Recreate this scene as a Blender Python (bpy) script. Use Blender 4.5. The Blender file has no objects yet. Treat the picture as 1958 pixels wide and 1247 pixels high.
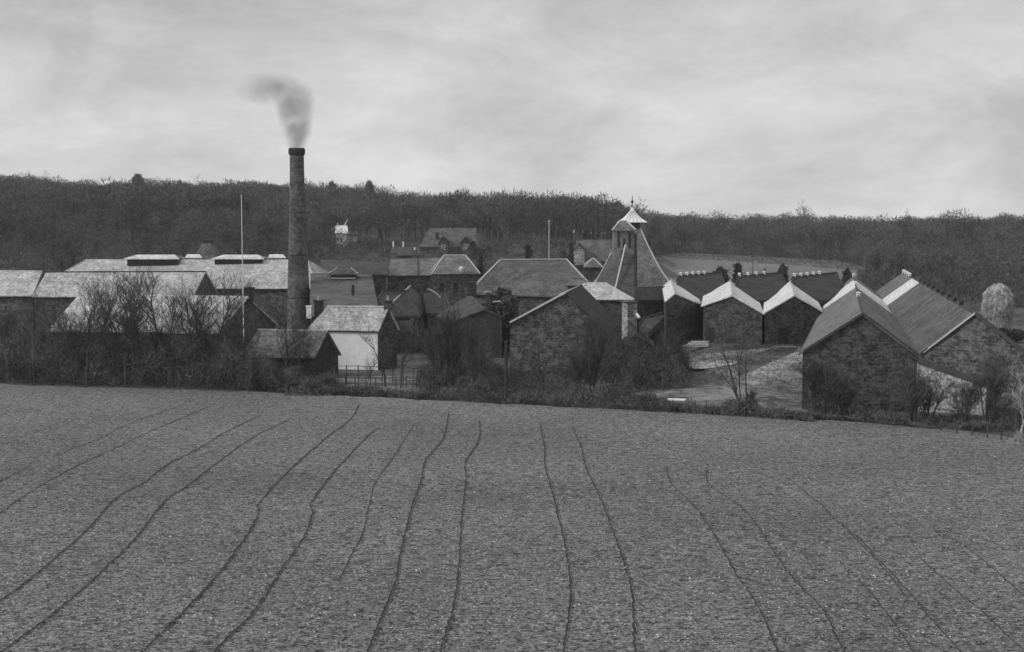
import bpy, math, random
import numpy as np
from mathutils import Vector, Matrix
random.seed(7); rng = np.random.default_rng(11)
S = bpy.context.scene
COL = S.collection
RAD = math.radians

# ------------------------------------------------------------------ camera
H = 18.5; F = 2690.0; CX, CY = 979.0, 623.5
PITCH = math.atan((623.5-400)/F)
cam = bpy.data.cameras.new('camera'); camo = bpy.data.objects.new('camera', cam); COL.objects.link(camo)
cam.sensor_width = 36; cam.lens = 36*F/1958; cam.clip_end = 9000; cam.clip_start = 0.5
camo.location = (0, 0, H); camo.rotation_euler = (RAD(90)-PITCH, 0, 0)
S.camera = camo
# ------------------------------------------------------------------ light
SUN_EL, SUN_AZ = 34, -112           # azimuth measured from the view direction (+y), negative = left
sun = bpy.data.lights.new('sun', 'SUN'); suno = bpy.data.objects.new('sun', sun); COL.objects.link(suno)
sun.energy = 1.6; sun.angle = RAD(12); sun.color = (1, 1, 1)
sd = Vector((math.sin(RAD(SUN_AZ))*math.cos(RAD(SUN_EL)), math.cos(RAD(SUN_AZ))*math.cos(RAD(SUN_EL)), math.sin(RAD(SUN_EL))))
suno.rotation_euler = sd.to_track_quat('Z', 'Y').to_euler(); suno.location = (-100, 0, 120)
W = bpy.data.worlds.new('World'); S.world = W; W.use_nodes = True
nt = W.node_tree; nt.nodes.clear()
def nn(t, typ, **kw):
    n = t.nodes.new(typ)
    for k, v in kw.items(): setattr(n, k, v)
    return n
sky = nn(nt, 'ShaderNodeTexSky', sky_type='NISHITA', sun_disc=False)
sky.sun_elevation = RAD(SUN_EL); sky.sun_rotation = RAD(SUN_AZ); sky.air_density = 1.0; sky.dust_density = 2.0
bw = nn(nt, 'ShaderNodeRGBToBW'); nt.links.new(sky.outputs[0], bw.inputs[0])
tc = nn(nt, 'ShaderNodeTexCoord'); mp = nn(nt, 'ShaderNodeMapping'); mp.inputs['Scale'].default_value = (1.0, 1.0, 2.3); mp.inputs['Location'].default_value = (0.35, 0.2, 0.1)
mp.inputs['Rotation'].default_value = (0, RAD(-7), 0)
nt.links.new(tc.outputs['Generated'], mp.inputs[0])
n1 = nn(nt, 'ShaderNodeTexNoise'); n1.inputs['Scale'].default_value = 6.0; n1.inputs['Detail'].default_value = 12; n1.inputs['Roughness'].default_value = 0.64; n1.inputs['Distortion'].default_value = 0.3
nt.links.new(mp.outputs[0], n1.inputs['Vector'])
mr = nn(nt, 'ShaderNodeMapRange'); mr.inputs['From Min'].default_value = 0.32; mr.inputs['From Max'].default_value = 0.68
mr.inputs['To Min'].default_value = 4.3; mr.inputs['To Max'].default_value = 7.1
nt.links.new(n1.outputs[0], mr.inputs[0])
mx = nn(nt, 'ShaderNodeMix'); mx.inputs[0].default_value = 0.82         # cloud cover over the clear sky
nt.links.new(bw.outputs[0], mx.inputs[2])
sz_ = nn(nt, 'ShaderNodeSeparateXYZ'); nt.links.new(tc.outputs['Generated'], sz_.inputs[0])     # thin bright cloud low over the horizon
lo = nn(nt, 'ShaderNodeMapRange'); lo.inputs[1].default_value = 0.0; lo.inputs[2].default_value = 0.16; lo.inputs[3].default_value = 1.17; lo.inputs[4].default_value = 0.88
nt.links.new(sz_.outputs[2], lo.inputs[0]); lm = nn(nt, 'ShaderNodeMath', operation='MULTIPLY'); nt.links.new(lo.outputs[0], lm.inputs[0]); nt.links.new(mr.outputs[0], lm.inputs[1])
nt.links.new(lm.outputs[0], mx.inputs[3])
bg = nn(nt, 'ShaderNodeBackground'); bg.inputs[1].default_value = 0.118
nt.links.new(mx.outputs[0], bg.inputs[0]); wo = nn(nt, 'ShaderNodeOutputWorld'); nt.links.new(bg.outputs[0], wo.inputs[0])
S.view_settings.view_transform = 'Standard'; S.view_settings.look = 'None'; S.view_settings.exposure = 0.0; S.view_settings.gamma = 1
S.render.engine = 'CYCLES'
S.cycles.volume_bounces = 0; S.cycles.max_bounces = 5; S.cycles.transparent_max_bounces = 16

# ------------------------------------------------------------------ projection helpers
cp, sp_ = math.cos(PITCH), math.sin(PITCH)
def ray(px, py):
    u = (px-CX)/F; v = -(py-CY)/F
    return Vector((u, cp+v*sp_, -sp_+v*cp))
def P(px, py, z):
    d = ray(px, py); return Vector((0, 0, H)) + d*((z-H)/d.z)
def PD(px, py, Y):
    d = ray(px, py); return Vector((0, 0, H)) + d*(Y/d.y)
def sstep(a, b, x):
    t = min(1, max(0, (x-a)/(b-a))); return t*t*(3-2*t)
SKY = [(-400, 345), (0, 342), (270, 342), (400, 353), (560, 359), (700, 360), (800, 366), (950, 378), (1100, 393), (1300, 401), (1500, 406), (1600, 415), (1750, 418), (1850, 424), (1958, 430), (2400, 436)]
def lerp_tab(T, x):
    if x <= T[0][0]: return T[0][1]
    for (a, b), (c, d) in zip(T, T[1:]):
        if x <= c: return b+(d-b)*(x-a)/(c-a)
    return T[-1][1]
def ground(x, y):
    """height of the land"""
    z = 0.0
    if 132 < y < 330: q_ = CX+F*x/y; z += 2.2*sstep(132, 168, y)*sstep(1250, 1320, q_)*(1-sstep(250, 330, y))
    if y < 135: z = 0.02*(135-y)*sstep(-10, 10, 135-y)
    if y > 240:
        px = CX + F*x/max(y, 1)
        A = H+(400-lerp_tab(SKY, px))/F*700 - 14.3
        left = 9*sstep(265, 385, y) + (A-9)*sstep(385, 690, y)
        right = 2.2*sstep(330, 530, y) + (A-2.2)*sstep(530, 690, y)
        k = sstep(1130, 1290, px)
        z += left*(1-k)+right*k
    if y > 760: z -= .06*(y-760)
    return z
def G(px, py):
    """the point of the land seen at a pixel"""
    Y = 2690*H/max(py-400, 3)
    for _ in range(12):
        p = PD(px, py, Y); g = ground(p.x, p.y); Y = F*(H-g)/max(py-400, 3)
        Y = Y*1.0
        q = PD(px, py, Y)
    return PD(px, py, Y)

# ------------------------------------------------------------------ materials
def M(name, c, var=0.25, scale=0.6, fine=6.0, rough=0.85, bump=0.3, kind=None, spec=0.25, uvscale=1.0):
    """grey procedural material: c = base albedo, var = relative variation"""
    m = bpy.data.materials.new(name); m.use_nodes = True; t = m.node_tree
    b = t.nodes['Principled BSDF']; b.inputs['Roughness'].default_value = rough
    b.inputs['Specular IOR Level'].default_value = spec
    tc = nn(t, 'ShaderNodeTexCoord')
    a = nn(t, 'ShaderNodeTexNoise'); a.inputs['Scale'].default_value = scale; a.inputs['Detail'].default_value = 5; a.inputs['Roughness'].default_value = .65
    f = nn(t, 'ShaderNodeTexNoise'); f.inputs['Scale'].default_value = fine; f.inputs['Detail'].default_value = 3; f.inputs['Roughness'].default_value = .7
    geo = nn(t, 'ShaderNodeNewGeometry')
    t.links.new(geo.outputs['Position'], a.inputs['Vector']); t.links.new(geo.outputs['Position'], f.inputs['Vector'])
    add = nn(t, 'ShaderNodeMath', operation='ADD'); t.links.new(a.outputs[0], add.inputs[0]); t.links.new(f.outputs[0], add.inputs[1])
    r = nn(t, 'ShaderNodeMapRange'); r.inputs['From Min'].default_value = .86; r.inputs['From Max'].default_value = 1.14
    r.inputs['To Min'].default_value = c*(1-var); r.inputs['To Max'].default_value = c*(1+var)
    t.links.new(add.outputs[0], r.inputs[0]); out = r.outputs[0]; hgt = f.outputs[0]
    if kind in ('slate', 'stone', 'brick'):
        br = nn(t, 'ShaderNodeTexBrick'); br.inputs['Scale'].default_value = 1.0
        w, h_, mo = {'slate': (.40, .26, .02), 'stone': (.62, .31, .045), 'brick': (.3, .11, .01)}[kind]
        br.inputs['Brick Width'].default_value = w*uvscale; br.inputs['Row Height'].default_value = h_*uvscale; br.inputs['Mortar Size'].default_value = mo*uvscale
        lo = {'slate': .75, 'stone': .5, 'brick': .75}[kind]
        br.inputs['Color1'].default_value = (lo,)*3+(1,); br.inputs['Color2'].default_value = (1.2 if kind != 'stone' else 1.4,)*3+(1,)
        br.inputs['Mortar'].default_value = ((.7,)*3+(1,)) if kind == 'slate' else ((1.35,)*3+(1,))
        br.inputs['Mortar Smooth'].default_value = .3
        # ragged courses
        dn = nn(t, 'ShaderNodeTexNoise'); dn.inputs['Scale'].default_value = 1.7; dn.inputs['Detail'].default_value = 2
        t.links.new(tc.outputs['UV'], dn.inputs['Vector'])
        vm = nn(t, 'ShaderNodeVectorMath', operation='MULTIPLY_ADD'); vm.inputs[1].default_value = (.55 if kind == 'stone' else .06,)*3
        t.links.new(dn.outputs[1], vm.inputs[0]); t.links.new(tc.outputs['UV'], vm.inputs[2])
        t.links.new(vm.outputs[0], br.inputs['Vector'])
        mu = nn(t, 'ShaderNodeMath', operation='MULTIPLY'); t.links.new(out, mu.inputs[0]); t.links.new(br.outputs['Color'], mu.inputs[1]); out = mu.outputs[0]
        hgt = br.outputs['Color']
    t.links.new(out, b.inputs['Base Color'])
    if bump:
        bp = nn(t, 'ShaderNodeBump'); bp.inputs['Strength'].default_value = bump; bp.inputs['Distance'].default_value = .08
        t.links.new(hgt, bp.inputs['Height']); t.links.new(bp.outputs[0], b.inputs['Normal'])
    return m
MT = dict(
    slate_light=M('pale_slate', .50, .3, .5, 3, kind='slate', bump=.15),
    slate_pale=M('pale_sheet', .74, .16, .5, 2.5, kind='slate', bump=.1),
    slate_mid=M('grey_slate', .125, .38, .5, 3, kind='slate', bump=.2),
    slate_grey=M('weathered_slate', .18, .38, .5, 3, kind='slate', bump=.2),
    slate_dark=M('dark_slate', .08, .35, .4, 3, kind='slate', bump=.2),
    slate_soot=M('sooty_slate', .045, .35, .4, 3, kind='slate', bump=.2),
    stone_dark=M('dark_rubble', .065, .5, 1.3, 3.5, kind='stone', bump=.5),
    stone_mid=M('grey_rubble', .105, .5, 1.3, 3.5, kind='stone', bump=.5),
    stone_pale=M('pale_rubble', .33, .4, .5, 3, kind='stone', bump=.4),
    white=M('limewash', .92, .06, .6, 2.5, bump=.2),
    lead=M('lead_flashing', .55, .1, 1, 4, bump=0, rough=.6),
    lead_dark=M('tarred_ridge', .07, .2, 1, 4, bump=0),
    timber=M('old_timber', .07, .3, 1, 8, bump=.1),
    timber_pale=M('silver_timber', .42, .3, 1, 8, bump=.1),
    paint=M('white_paint', .82, .08, 1, 4, bump=0, rough=.5),
    glass=M('window_glass', .03, .2, 1, 4, bump=0, rough=.12, spec=.6),
    brick_stack=M('sooty_brick', .105, .4, .5, 2, kind='brick', bump=.3),
    iron=M('iron', .03, .2, 1, 4, bump=0, rough=.5),
    bark=M('bark', .055, .45, .5, 4, bump=0), bark_pale=M('pale_bark', .42, .25, .6, 4, bump=0),
    twig=M('winter_twigs', .07, .6, .25, 2.5, bump=0), twig2=M('thicket_twigs', .10, .9, .45, 4, bump=0),
    wood=M('winter_wood', .088, .85, .08, .8, bump=0), needle=M('evergreen', .075, .5, .2, 2, bump=0),
    rough=M('rough_grass', .085, .7, .12, 1.5, bump=.6), yard=M('trodden_earth', .18, .6, .15, 1.0, bump=.4),
    pasture=M('pale_pasture', .19, .22, .02, .5, bump=.2), track=M('gravel_track', .32, .5, .3, 1.6, bump=.3),
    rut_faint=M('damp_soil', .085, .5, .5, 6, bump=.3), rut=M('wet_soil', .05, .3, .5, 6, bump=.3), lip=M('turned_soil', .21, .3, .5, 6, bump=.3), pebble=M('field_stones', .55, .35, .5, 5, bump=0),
    tower_wall=M('weathered_boarding', .19, .35, .6, 4, bump=.2),
    hay=M('weathered_hay', .30, .5, .9, 5, bump=.6), ivy=M('ivy', .04, .6, .5, 4, bump=0),
)
# sown field: clods at several scales
def field_mat():
    m = bpy.data.materials.new('sown_soil'); m.use_nodes = True; t = m.node_tree; b = t.nodes['Principled BSDF']
    b.inputs['Roughness'].default_value = .95; b.inputs['Specular IOR Level'].default_value = .1
    geo = nn(t, 'ShaderNodeNewGeometry')
    def noise(s, d=4, r=.7):
        n = nn(t, 'ShaderNodeTexNoise'); n.inputs['Scale'].default_value = s; n.inputs['Detail'].default_value = d; n.inputs['Roughness'].default_value = r
        t.links.new(geo.outputs['Position'], n.inputs['Vector']); return n.outputs[0]
    def mr(o, a, bb, c, d):
        r = nn(t, 'ShaderNodeMapRange'); r.inputs[1].default_value = a; r.inputs[2].default_value = bb; r.inputs[3].default_value = c; r.inputs[4].default_value = d
        t.links.new(o, r.inputs[0]); return r.outputs[0]
    def mul(a, bb, op='MULTIPLY'):
        n = nn(t, 'ShaderNodeMath', operation=op); t.links.new(a, n.inputs[0])
        if hasattr(bb, 'links'): t.links.new(bb, n.inputs[1])
        else: n.inputs[1].default_value = bb
        return n.outputs[0]
    big = mr(noise(.05, 3, .5), .35, .65, .86, 1.14); mid = mr(noise(1.3, 5, .8), .32, .68, .7, 1.3)
    fine = mr(noise(6.5, 4, .85), .40, .60, .25, 1.8)
    sp = mr(noise(4.2, 2, .6), .60, .68, 1.0, 1.6); cl = mr(noise(2.6, 4, .8), .36, .5, .35, 1.0)
    c = mul(mul(mul(mul(mul(big, mid), fine), sp), cl), .215)
    t.links.new(c, b.inputs['Base Color'])
    bp = nn(t, 'ShaderNodeBump'); bp.inputs['Strength'].default_value = 1.0; bp.inputs['Distance'].default_value = .14
    t.links.new(noise(4.0, 5, .8), bp.inputs['Height']); t.links.new(bp.outputs[0], b.inputs['Normal'])
    return m
MT['field'] = field_mat()

# ------------------------------------------------------------------ object helpers
def mesh(name, V, Fc, mat, parent=None, uv=None, smooth=False, loc=None):
    me = bpy.data.meshes.new(name); 
    V = [Vector(v) for v in V]
    if parent is not None:
        inv = parent.location if parent.parent is None else (parent.location+parent.parent.location)
        V = [v-inv for v in V]
    me.from_pydata([tuple(v) for v in V], [], Fc)
    me.materials.append(MT[mat] if isinstance(mat, str) else mat)
    ul = me.uv_layers.new(name='UVMap')
    for p in me.polygons:                      # metres along the face and up the slope
        n = p.normal
        ax = Vector((0, 0, 1)).cross(n)
        ax = ax.normalized() if ax.length > 1e-3 else Vector((1, 0, 0))
        up = n.cross(ax)
        for li in p.loop_indices:
            v = me.vertices[me.loops[li].vertex_index].co
            ul.data[li].uv = (v.dot(ax), v.dot(up))
    if smooth: me.shade_smooth()
    o = bpy.data.objects.new(name, me); COL.objects.link(o)
    if parent is not None: o.parent = parent
    return o
def tag(o, label=None, cat=None, group=None, kind=None):
    if label: o['label'] = label
    if cat: o['category'] = cat
    if group: o['group'] = group
    if kind: o['kind'] = kind
    return o
def thing(name, loc, label, cat, group=None):
    o = bpy.data.objects.new(name, None); COL.objects.link(o); o.location = loc; o.empty_display_size = .5
    return tag(o, label, cat, group)
class MB:
    def __init__(s): s.V = []; s.F = []
    def add(s, V, Fc):
        b = len(s.V); s.V += [Vector(v) for v in V]; s.F += [[i+b for i in f] for f in Fc]
    def box(s, c, sx, sy, sz, rz=0, taper=1):
        """c = centre of the base"""
        c = Vector(c); cr, sr = math.cos(rz), math.sin(rz); V = []
        for k, (z, q) in enumerate(((0, 1), (sz, taper))):
            for (i, j) in ((-1, -1), (1, -1), (1, 1), (-1, 1)):
                x, y = i*sx/2*q, j*sy/2*q
                V.append(c+Vector((x*cr-y*sr, x*sr+y*cr, z)))
        s.add(V, [(3, 2, 1, 0), (4, 5, 6, 7), (0, 1, 5, 4), (1, 2, 6, 5), (2, 3, 7, 6), (3, 0, 4, 7)])
    def bar(s, a, b, r, n=4, r2=None, cap=True):
        a = Vector(a); b = Vector(b); d = (b-a)
        if d.length < 1e-5: return
        d.normalize(); u = d.cross(Vector((0, 0, 1)));
        u = u.normalized() if u.length > 1e-3 else Vector((1, 0, 0)); w = d.cross(u)
        r2 = r if r2 is None else r2; V = []
        for (p, q) in ((a, r), (b, r2)):
            for k in range(n):
                t = 2*math.pi*(k+.5)/n; V.append(p+u*math.cos(t)*q+w*math.sin(t)*q)
        Fc = [(k, (k+1) % n, n+(k+1) % n, n+k) for k in range(n)]
        if cap: Fc += [tuple(range(n-1, -1, -1)), tuple(range(n, 2*n))]
        s.add(V, Fc)
    def lathe(s, c, prof, n=20):
        c = Vector(c); V = []; Fc = []
        for (r, z) in prof:
            for k in range(n):
                t = 2*math.pi*k/n; V.append(c+Vector((r*math.cos(t), r*math.sin(t), z)))
        for i in range(len(prof)-1):
            for k in range(n): Fc.append((i*n+k, i*n+(k+1) % n, (i+1)*n+(k+1) % n, (i+1)*n+k))
        Fc += [tuple(range(n-1, -1, -1)), tuple(range((len(prof)-1)*n, len(prof)*n))]
        s.add(V, Fc)
    def strip(s, a, b, w):
        d = (b-a); u = d.cross(Vector((random.uniform(-1, 1), random.uniform(-1, 1), random.uniform(-1, 1))))
        if u.length < 1e-6: return
        u = u.normalized()*w; s.add([a-u, a+u, b+u*.4, b-u*.4], [(0, 1, 2, 3)])
    def build(s, name, mat, parent=None, **k): return mesh(name, s.V, s.F, mat, parent, **k)

def slab(name, polys, mat, parent, th=.16, lift=.03):
    """closed slab from top polygons sharing vertices (list of list of Vector)"""
    key = {}; V = []; Fc = []
    def vid(p):
        k = (round(p.x, 3), round(p.y, 3), round(p.z, 3))
        if k not in key: key[k] = len(V); V.append(p.copy())
        return key[k]
    F0 = [[vid(p) for p in pl] for pl in polys]
    n = len(V); top = [v+Vector((0, 0, lift+th)) for v in V]; bot = [v+Vector((0, 0, lift)) for v in V]
    Fc = [f[:] for f in F0] + [[i+n for i in reversed(f)] for f in F0]
    ed = {}
    for f in F0:
        for a, b in zip(f, f[1:]+f[:1]): ed[(a, b)] = 1
    for (a, b) in ed:
        if (b, a) not in ed: Fc.append([b, a, a+n, b+n])
    return mesh(name, top+bot, Fc, mat, parent)

def building(name, label, cat, FL, FR, RL, RR, BL=None, BR=None, hipL=False, hipR=False, wall='stone_dark', roof='slate_mid',
             cap='slate_grey', caps=True, base=None, group=None, over=.3, verge=None, root=None, roofs=None):
    """FL/FR front eave corners, RL/RR ridge ends, all world points. Back eaves mirror the front ones unless given."""
    if BL is None:
        BL = Vector((2*RL.x-FL.x, 2*RL.y-FL.y, FL.z)) if not hipL else None
    if BR is None:
        BR = Vector((2*RR.x-FR.x, 2*RR.y-FR.y, FR.z)) if not hipR else None
    if BL is None or BR is None:              # hipped ends: mirror across the ridge axis
        m1 = (RL+RR)/2; mf = (FL+FR)/2; dd = Vector((2*(m1.x-mf.x), 2*(m1.y-mf.y), 0))
        if BL is None: BL = FL+dd
        if BR is None: BR = FR+dd
    def flat(R, E1, E2):                      # put the gable apex into the upright plane through its two eave corners
        n = Vector((-(E2.y-E1.y), E2.x-E1.x, 0)); d = R-Vector((0, 0, H)); den = d.dot(n)
        if abs(den) < 1e-6: return R
        t = (E1-Vector((0, 0, H))).dot(n)/den
        if not .85 < t < 1.18: print('   gable not flattened', name, round(t, 2)); return R
        return Vector((0, 0, H))+d*t
    if not hipL: RL = flat(RL, FL, BL)
    if not hipR: RR = flat(RR, FR, BR)
    c = (FL+FR+BL+BR)/4; gz = ground(c.x, c.y) if base is None else base
    if root is None:
        root = thing(name, (c.x, c.y, gz), label, cat, group)
    z0 = gz-.6
    # walls: closed body under the roof
    def dn(p): return Vector((p.x, p.y, z0))
    V = [dn(FL), dn(FR), dn(BR), dn(BL), FL, FR, BR, BL, RL, RR]
    Fc = [(0, 1, 5, 4), (2, 3, 7, 6), (4, 5, 9, 8), (6, 7, 8, 9), (3, 2, 1, 0)]
    Fc += [(1, 2, 6, 9, 5)] if not hipR else [(1, 2, 6, 5), (5, 6, 9)]
    Fc += [(3, 0, 4, 8, 7)] if not hipL else [(3, 0, 4, 7), (4, 8, 7)]
    w = mesh('wall', V, Fc, wall, root)
    # roof with overhang
    ax = (RR-RL); ax.z = 0; ax.normalize()
    def ext(e, r, s, hip, o=over):
        d = (e-r); q = d.length; d = d/q
        p = e+d*o
        if not hip: p += ax*s*.25
        return p
    rl = RL-(ax*.25 if not hipL else Vector()); rr = RR+(ax*.25 if not hipR else Vector())
    fl, fr, bl, br = ext(FL, RL, -1, hipL), ext(FR, RR, 1, hipR), ext(BL, RL, -1, hipL), ext(BR, RR, 1, hipR)
    if roofs:                                  # several sheets along the roof: (fraction from, to, material, name)
        for (a, b, mt, nm) in roofs:
            fa, fb = fl.lerp(fr, a), fl.lerp(fr, b); ra, rb = rl.lerp(rr, a), rl.lerp(rr, b); ba, bb = bl.lerp(br, a), bl.lerp(br, b)
            slab(nm, [[fa, fb, rb, ra], [bb, ba, ra, rb]], mt, root)
        rf = None
    else:
        pl = [[fl, fr, rr, rl], [br, bl, rl, rr]]
        if hipR: pl.append([fr, br, rr])
        if hipL: pl.append([bl, fl, rl])
        rf = slab('roof', pl, roof, root)
    if caps:
        up = Vector((0, 0, .22)); m = MB()
        m.bar(rl+up, rr+up, .12); m.build('ridge_cap', cap, root)
        if hipR:
            m = MB(); m.bar(rr+up, fr+up, .10); m.bar(rr+up, br+up, .10); m.build('hip_cap', cap, root)
        if hipL:
            m = MB(); m.bar(rl+up, fl+up, .10); m.bar(rl+up, bl+up, .10); m.build('hip_cap', cap, root)
    if verge:
        up = Vector((0, 0, .24))
        for side in verge:
            m = MB()
            e, r = {'FL': (fl, rl), 'FR': (fr, rr), 'BR': (br, rr), 'BL': (bl, rl)}[side[0]]
            m.bar(e+up, r+up, .13); m.build('verge_coping', side[1], root)
    # gutter along the front eave; its dark bar also paints the shade line
    g = MB(); off = (fl-rl); off.z = 0; off.normalize()
    g.bar(fl+off*.07+Vector((0, 0, .02)), fr+off*.07+Vector((0, 0, .02)), .09); g.build('gutter', 'iron', root)
    L = (FR-FL).length; Wd = (BR-FR).length
    print('%-22s L=%.1f W=%.1f z=%.1f/%.1f D=%.0f-%.0f' % (name, L, Wd, FL.z, RL.z, min(FL.y, FR.y), max(BL.y, BR.y)))
    return root, dict(FL=FL, FR=FR, BL=BL, BR=BR, RL=RL, RR=RR)

def window(root, A, B, t, z, w=.9, h=1.3, frame='paint', name='window', depth=.06):
    """a window (frame, pane below it) on the wall running from A to B"""
    A = Vector(A); B = Vector(B); d = (B-A); d.z = 0; d.normalize(); n = Vector((d.y, -d.x, 0))
    c = A.lerp(B, t); c.z = z
    m = MB()
    def bx(a0, a1, b0, b1, o0, o1):
        V = []
        for oo in (o0, o1):
            for (aa, bb) in ((a0, b0), (a1, b0), (a1, b1), (a0, b1)):
                V.append(c+d*aa+Vector((0, 0, bb))+n*oo)
        m.add(V, [(3, 2, 1, 0), (4, 5, 6, 7), (0, 1, 5, 4), (1, 2, 6, 5), (2, 3, 7, 6), (3, 0, 4, 7)])
    q = .09
    bx(-w/2, w/2, -q, 0, -.05, depth+.03); bx(-w/2, w/2, h, h+q, -.05, depth); bx(-w/2, -w/2+q, 0, h, -.05, depth); bx(w/2-q, w/2, 0, h, -.05, depth)
    bx(-w/2+q, w/2-q, h/2-.025, h/2+.025, -.05, depth-.01); bx(-.025, .025, 0, h/2-.025, -.05, depth-.01)
    f = m.build(name, frame, root)
    m = MB(); bx(-w/2+q, w/2-q, 0, h, -.04, .015); m.build('pane', 'glass', f)
    return f
def door(root, A, B, t, z, w=1.2, h=2.1, mat='timber'):
    A = Vector(A); B = Vector(B); d = (B-A); d.z = 0; d.normalize(); n = Vector((d.y, -d.x, 0)); c = A.lerp(B, t); c.z = z
    m = MB(); V = []
    for oo in (-.05, .06):
        for (aa, bb) in ((-w/2, 0), (w/2, 0), (w/2, h), (-w/2, h)): V.append(c+d*aa+Vector((0, 0, bb))+n*oo)
    m.add(V, [(3, 2, 1, 0), (4, 5, 6, 7), (0, 1, 5, 4), (1, 2, 6, 5), (2, 3, 7, 6), (3, 0, 4, 7)])
    for k in range(1, 5):
        a = c+d*(-w/2+w*k/5)+n*.06; m.bar(a+Vector((0, 0, .02)), a+Vector((0, 0, h-.02)), .012)
    return m.build('door', mat, root)
def chimney(root, p, w, h, d=None, rz=0, pots=1, mat='stone_dark', potmat='timber_pale'):
    d = d or w; m = MB(); m.box(p, w, d, h, rz); m.box(Vector(p)+Vector((0, 0, h)), w*1.2, d*1.2, .16, rz)
    c = m.build('chimney', mat, root)
    for k in range(pots):
        m = MB(); o = (k-(pots-1)/2)*w*.5
        m.lathe(Vector(p)+Vector((o*math.cos(rz), o*math.sin(rz), h+.16)), [(.16, 0), (.12, .45), (.15, .5)], 8); m.build('chimney_pot', potmat, c)
    return c

# ------------------------------------------------------------------ the land
xs = np.unique(np.concatenate([np.linspace(-2600, -420, 20), np.linspace(-420, 460, 150), np.linspace(460, 2600, 20)]))
ys = np.unique(np.concatenate([np.linspace(-200, 240, 60), np.linspace(240, 760, 90), np.linspace(760, 4500, 24)]))
V = [(x, y, ground(x, y)-.06) for y in ys for x in xs]; nx = len(xs)
Fc = [(j*nx+i, j*nx+i+1, (j+1)*nx+i+1, (j+1)*nx+i) for j in range(len(ys)-1) for i in range(nx-1)]
tag(mesh('ground', V, Fc, 'rough', smooth=True), kind='structure')

# the sown field in front, its far edge a slanting line
EDGE = [(-260, 731), (0, 737), (150, 742), (300, 747), (450, 751), (600, 756), (850, 769), (1100, 782), (1400, 797), (1600, 808), (1800, 824), (1958, 841), (2250, 872)]
EP = [G(a, b) for a, b in EDGE]
def edgeY(x):
    return lerp_tab([(p.x, p.y) for p in EP], x)
fx = np.linspace(-80, 75, 200); fn = 150; V = []; Fc = []
for i, x in enumerate(fx):
    e = edgeY(x) + .35*math.sin(x*.9)+.25*math.sin(x*2.3+1)
    for j in range(fn):
        y = 6+(e-6)*j/(fn-1); V.append((x, y, ground(x, y)+.004+.05*math.sin(x*.35+1)*math.sin(y*.21)*(1 if j < fn-3 else 0)+.05))
for i in range(len(fx)-1):
    for j in range(fn-1): Fc.append((i*fn+j, (i+1)*fn+j, (i+1)*fn+j+1, i*fn+j+1))
tag(mesh('field', V, Fc, 'field', smooth=True), kind='structure')
def fieldz(x, y): return ground(x, y)+.054+.05*math.sin(x*.35+1)*math.sin(y*.21)

def a_(l): return [(x/1.958, 730+y/1.958) for x, y in l]
def b_(l): return [(958+x/1.958, 770+y/1.958) for x, y in l]
LINES = [
 (a_([(-60, 560), (0, 510), (100, 435), (200, 375), (300, 320), (420, 265), (540, 205), (660, 152), (790, 95)]), .7),
 (a_([(-60, 895), (0, 850), (100, 775), (220, 670), (330, 570), (440, 450), (540, 390), (620, 325), (760, 250), (870, 185), (980, 130)]), 1),
 (a_([(-20, 1070), (55, 1010), (180, 915), (300, 815), (440, 680), (530, 580), (620, 460), (700, 405), (800, 325), (950, 215), (1090, 145)]), 1),
 (a_([(500, 1085), (570, 1010), (700, 880), (820, 745), (930, 590), (970, 500), (975, 460), (1100, 330), (1230, 210), (1310, 150), (1345, 90)]), 1.1),
 (a_([(790, 1075), (840, 1010), (950, 895), (1060, 720), (1140, 600), (1170, 510), (1170, 460), (1260, 340), (1380, 210), (1420, 180)]), 1.1),
 (a_([(1270, 770), (1310, 680), (1360, 580), (1390, 450), (1410, 380), (1480, 280), (1550, 170)]), .5),
 (a_([(1370, 1080), (1395, 1010), (1440, 890), (1485, 760), (1500, 660), (1545, 480), (1580, 370), (1595, 300), (1660, 220), (1680, 120)]), 1.1),
 (a_([(1645, 1080), (1660, 1010), (1700, 870), (1718, 720), (1730, 520), (1745, 380), (1745, 310), (1795, 220), (1795, 150)]), 1),
 (a_([(0, 390), (60, 355), (110, 330)]), .5), (a_([(0, 250), (100, 210), (250, 150)]), .35),
 (a_([(200, 290), (380, 215), (480, 165), (640, 110), (730, 70)]), .5),
 (b_([(235, 1000), (240, 934), (262, 740), (245, 580), (220, 460), (190, 340), (165, 250), (162, 170), (145, 80)]), 1.1),
 (b_([(510, 1000), (500, 934), (492, 750), (460, 620), (430, 530), (380, 390), (320, 260), (300, 180), (265, 90)]), 1.1),
 (b_([(1050, 1000), (1020, 934), (985, 840), (940, 755), (880, 660), (800, 515), (720, 400), (640, 320), (620, 250)]), .9),
 (b_([(1300, 1000), (1265, 934), (1200, 800), (1100, 690), (1030, 590), (960, 480), (890, 400), (780, 320), (770, 260)]), .9),
 (b_([(1740, 990), (1680, 920), (1600, 830), (1520, 730), (1400, 600), (1340, 530), (1200, 410)]), .65),
 (b_([(2010, 800), (1900, 700), (1800, 610), (1680, 520)]), .38), (b_([(1560, 1000), (1500, 900), (1430, 800), (1340, 690)]), .38), (b_([(1520, 760), (1390, 600), (1240, 440), (1180, 380), (1080, 300)]), .38),
 (b_([(1960, 960), (1900, 910), (1800, 810), (1700, 730), (1560, 600)]), .5),
]
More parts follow.
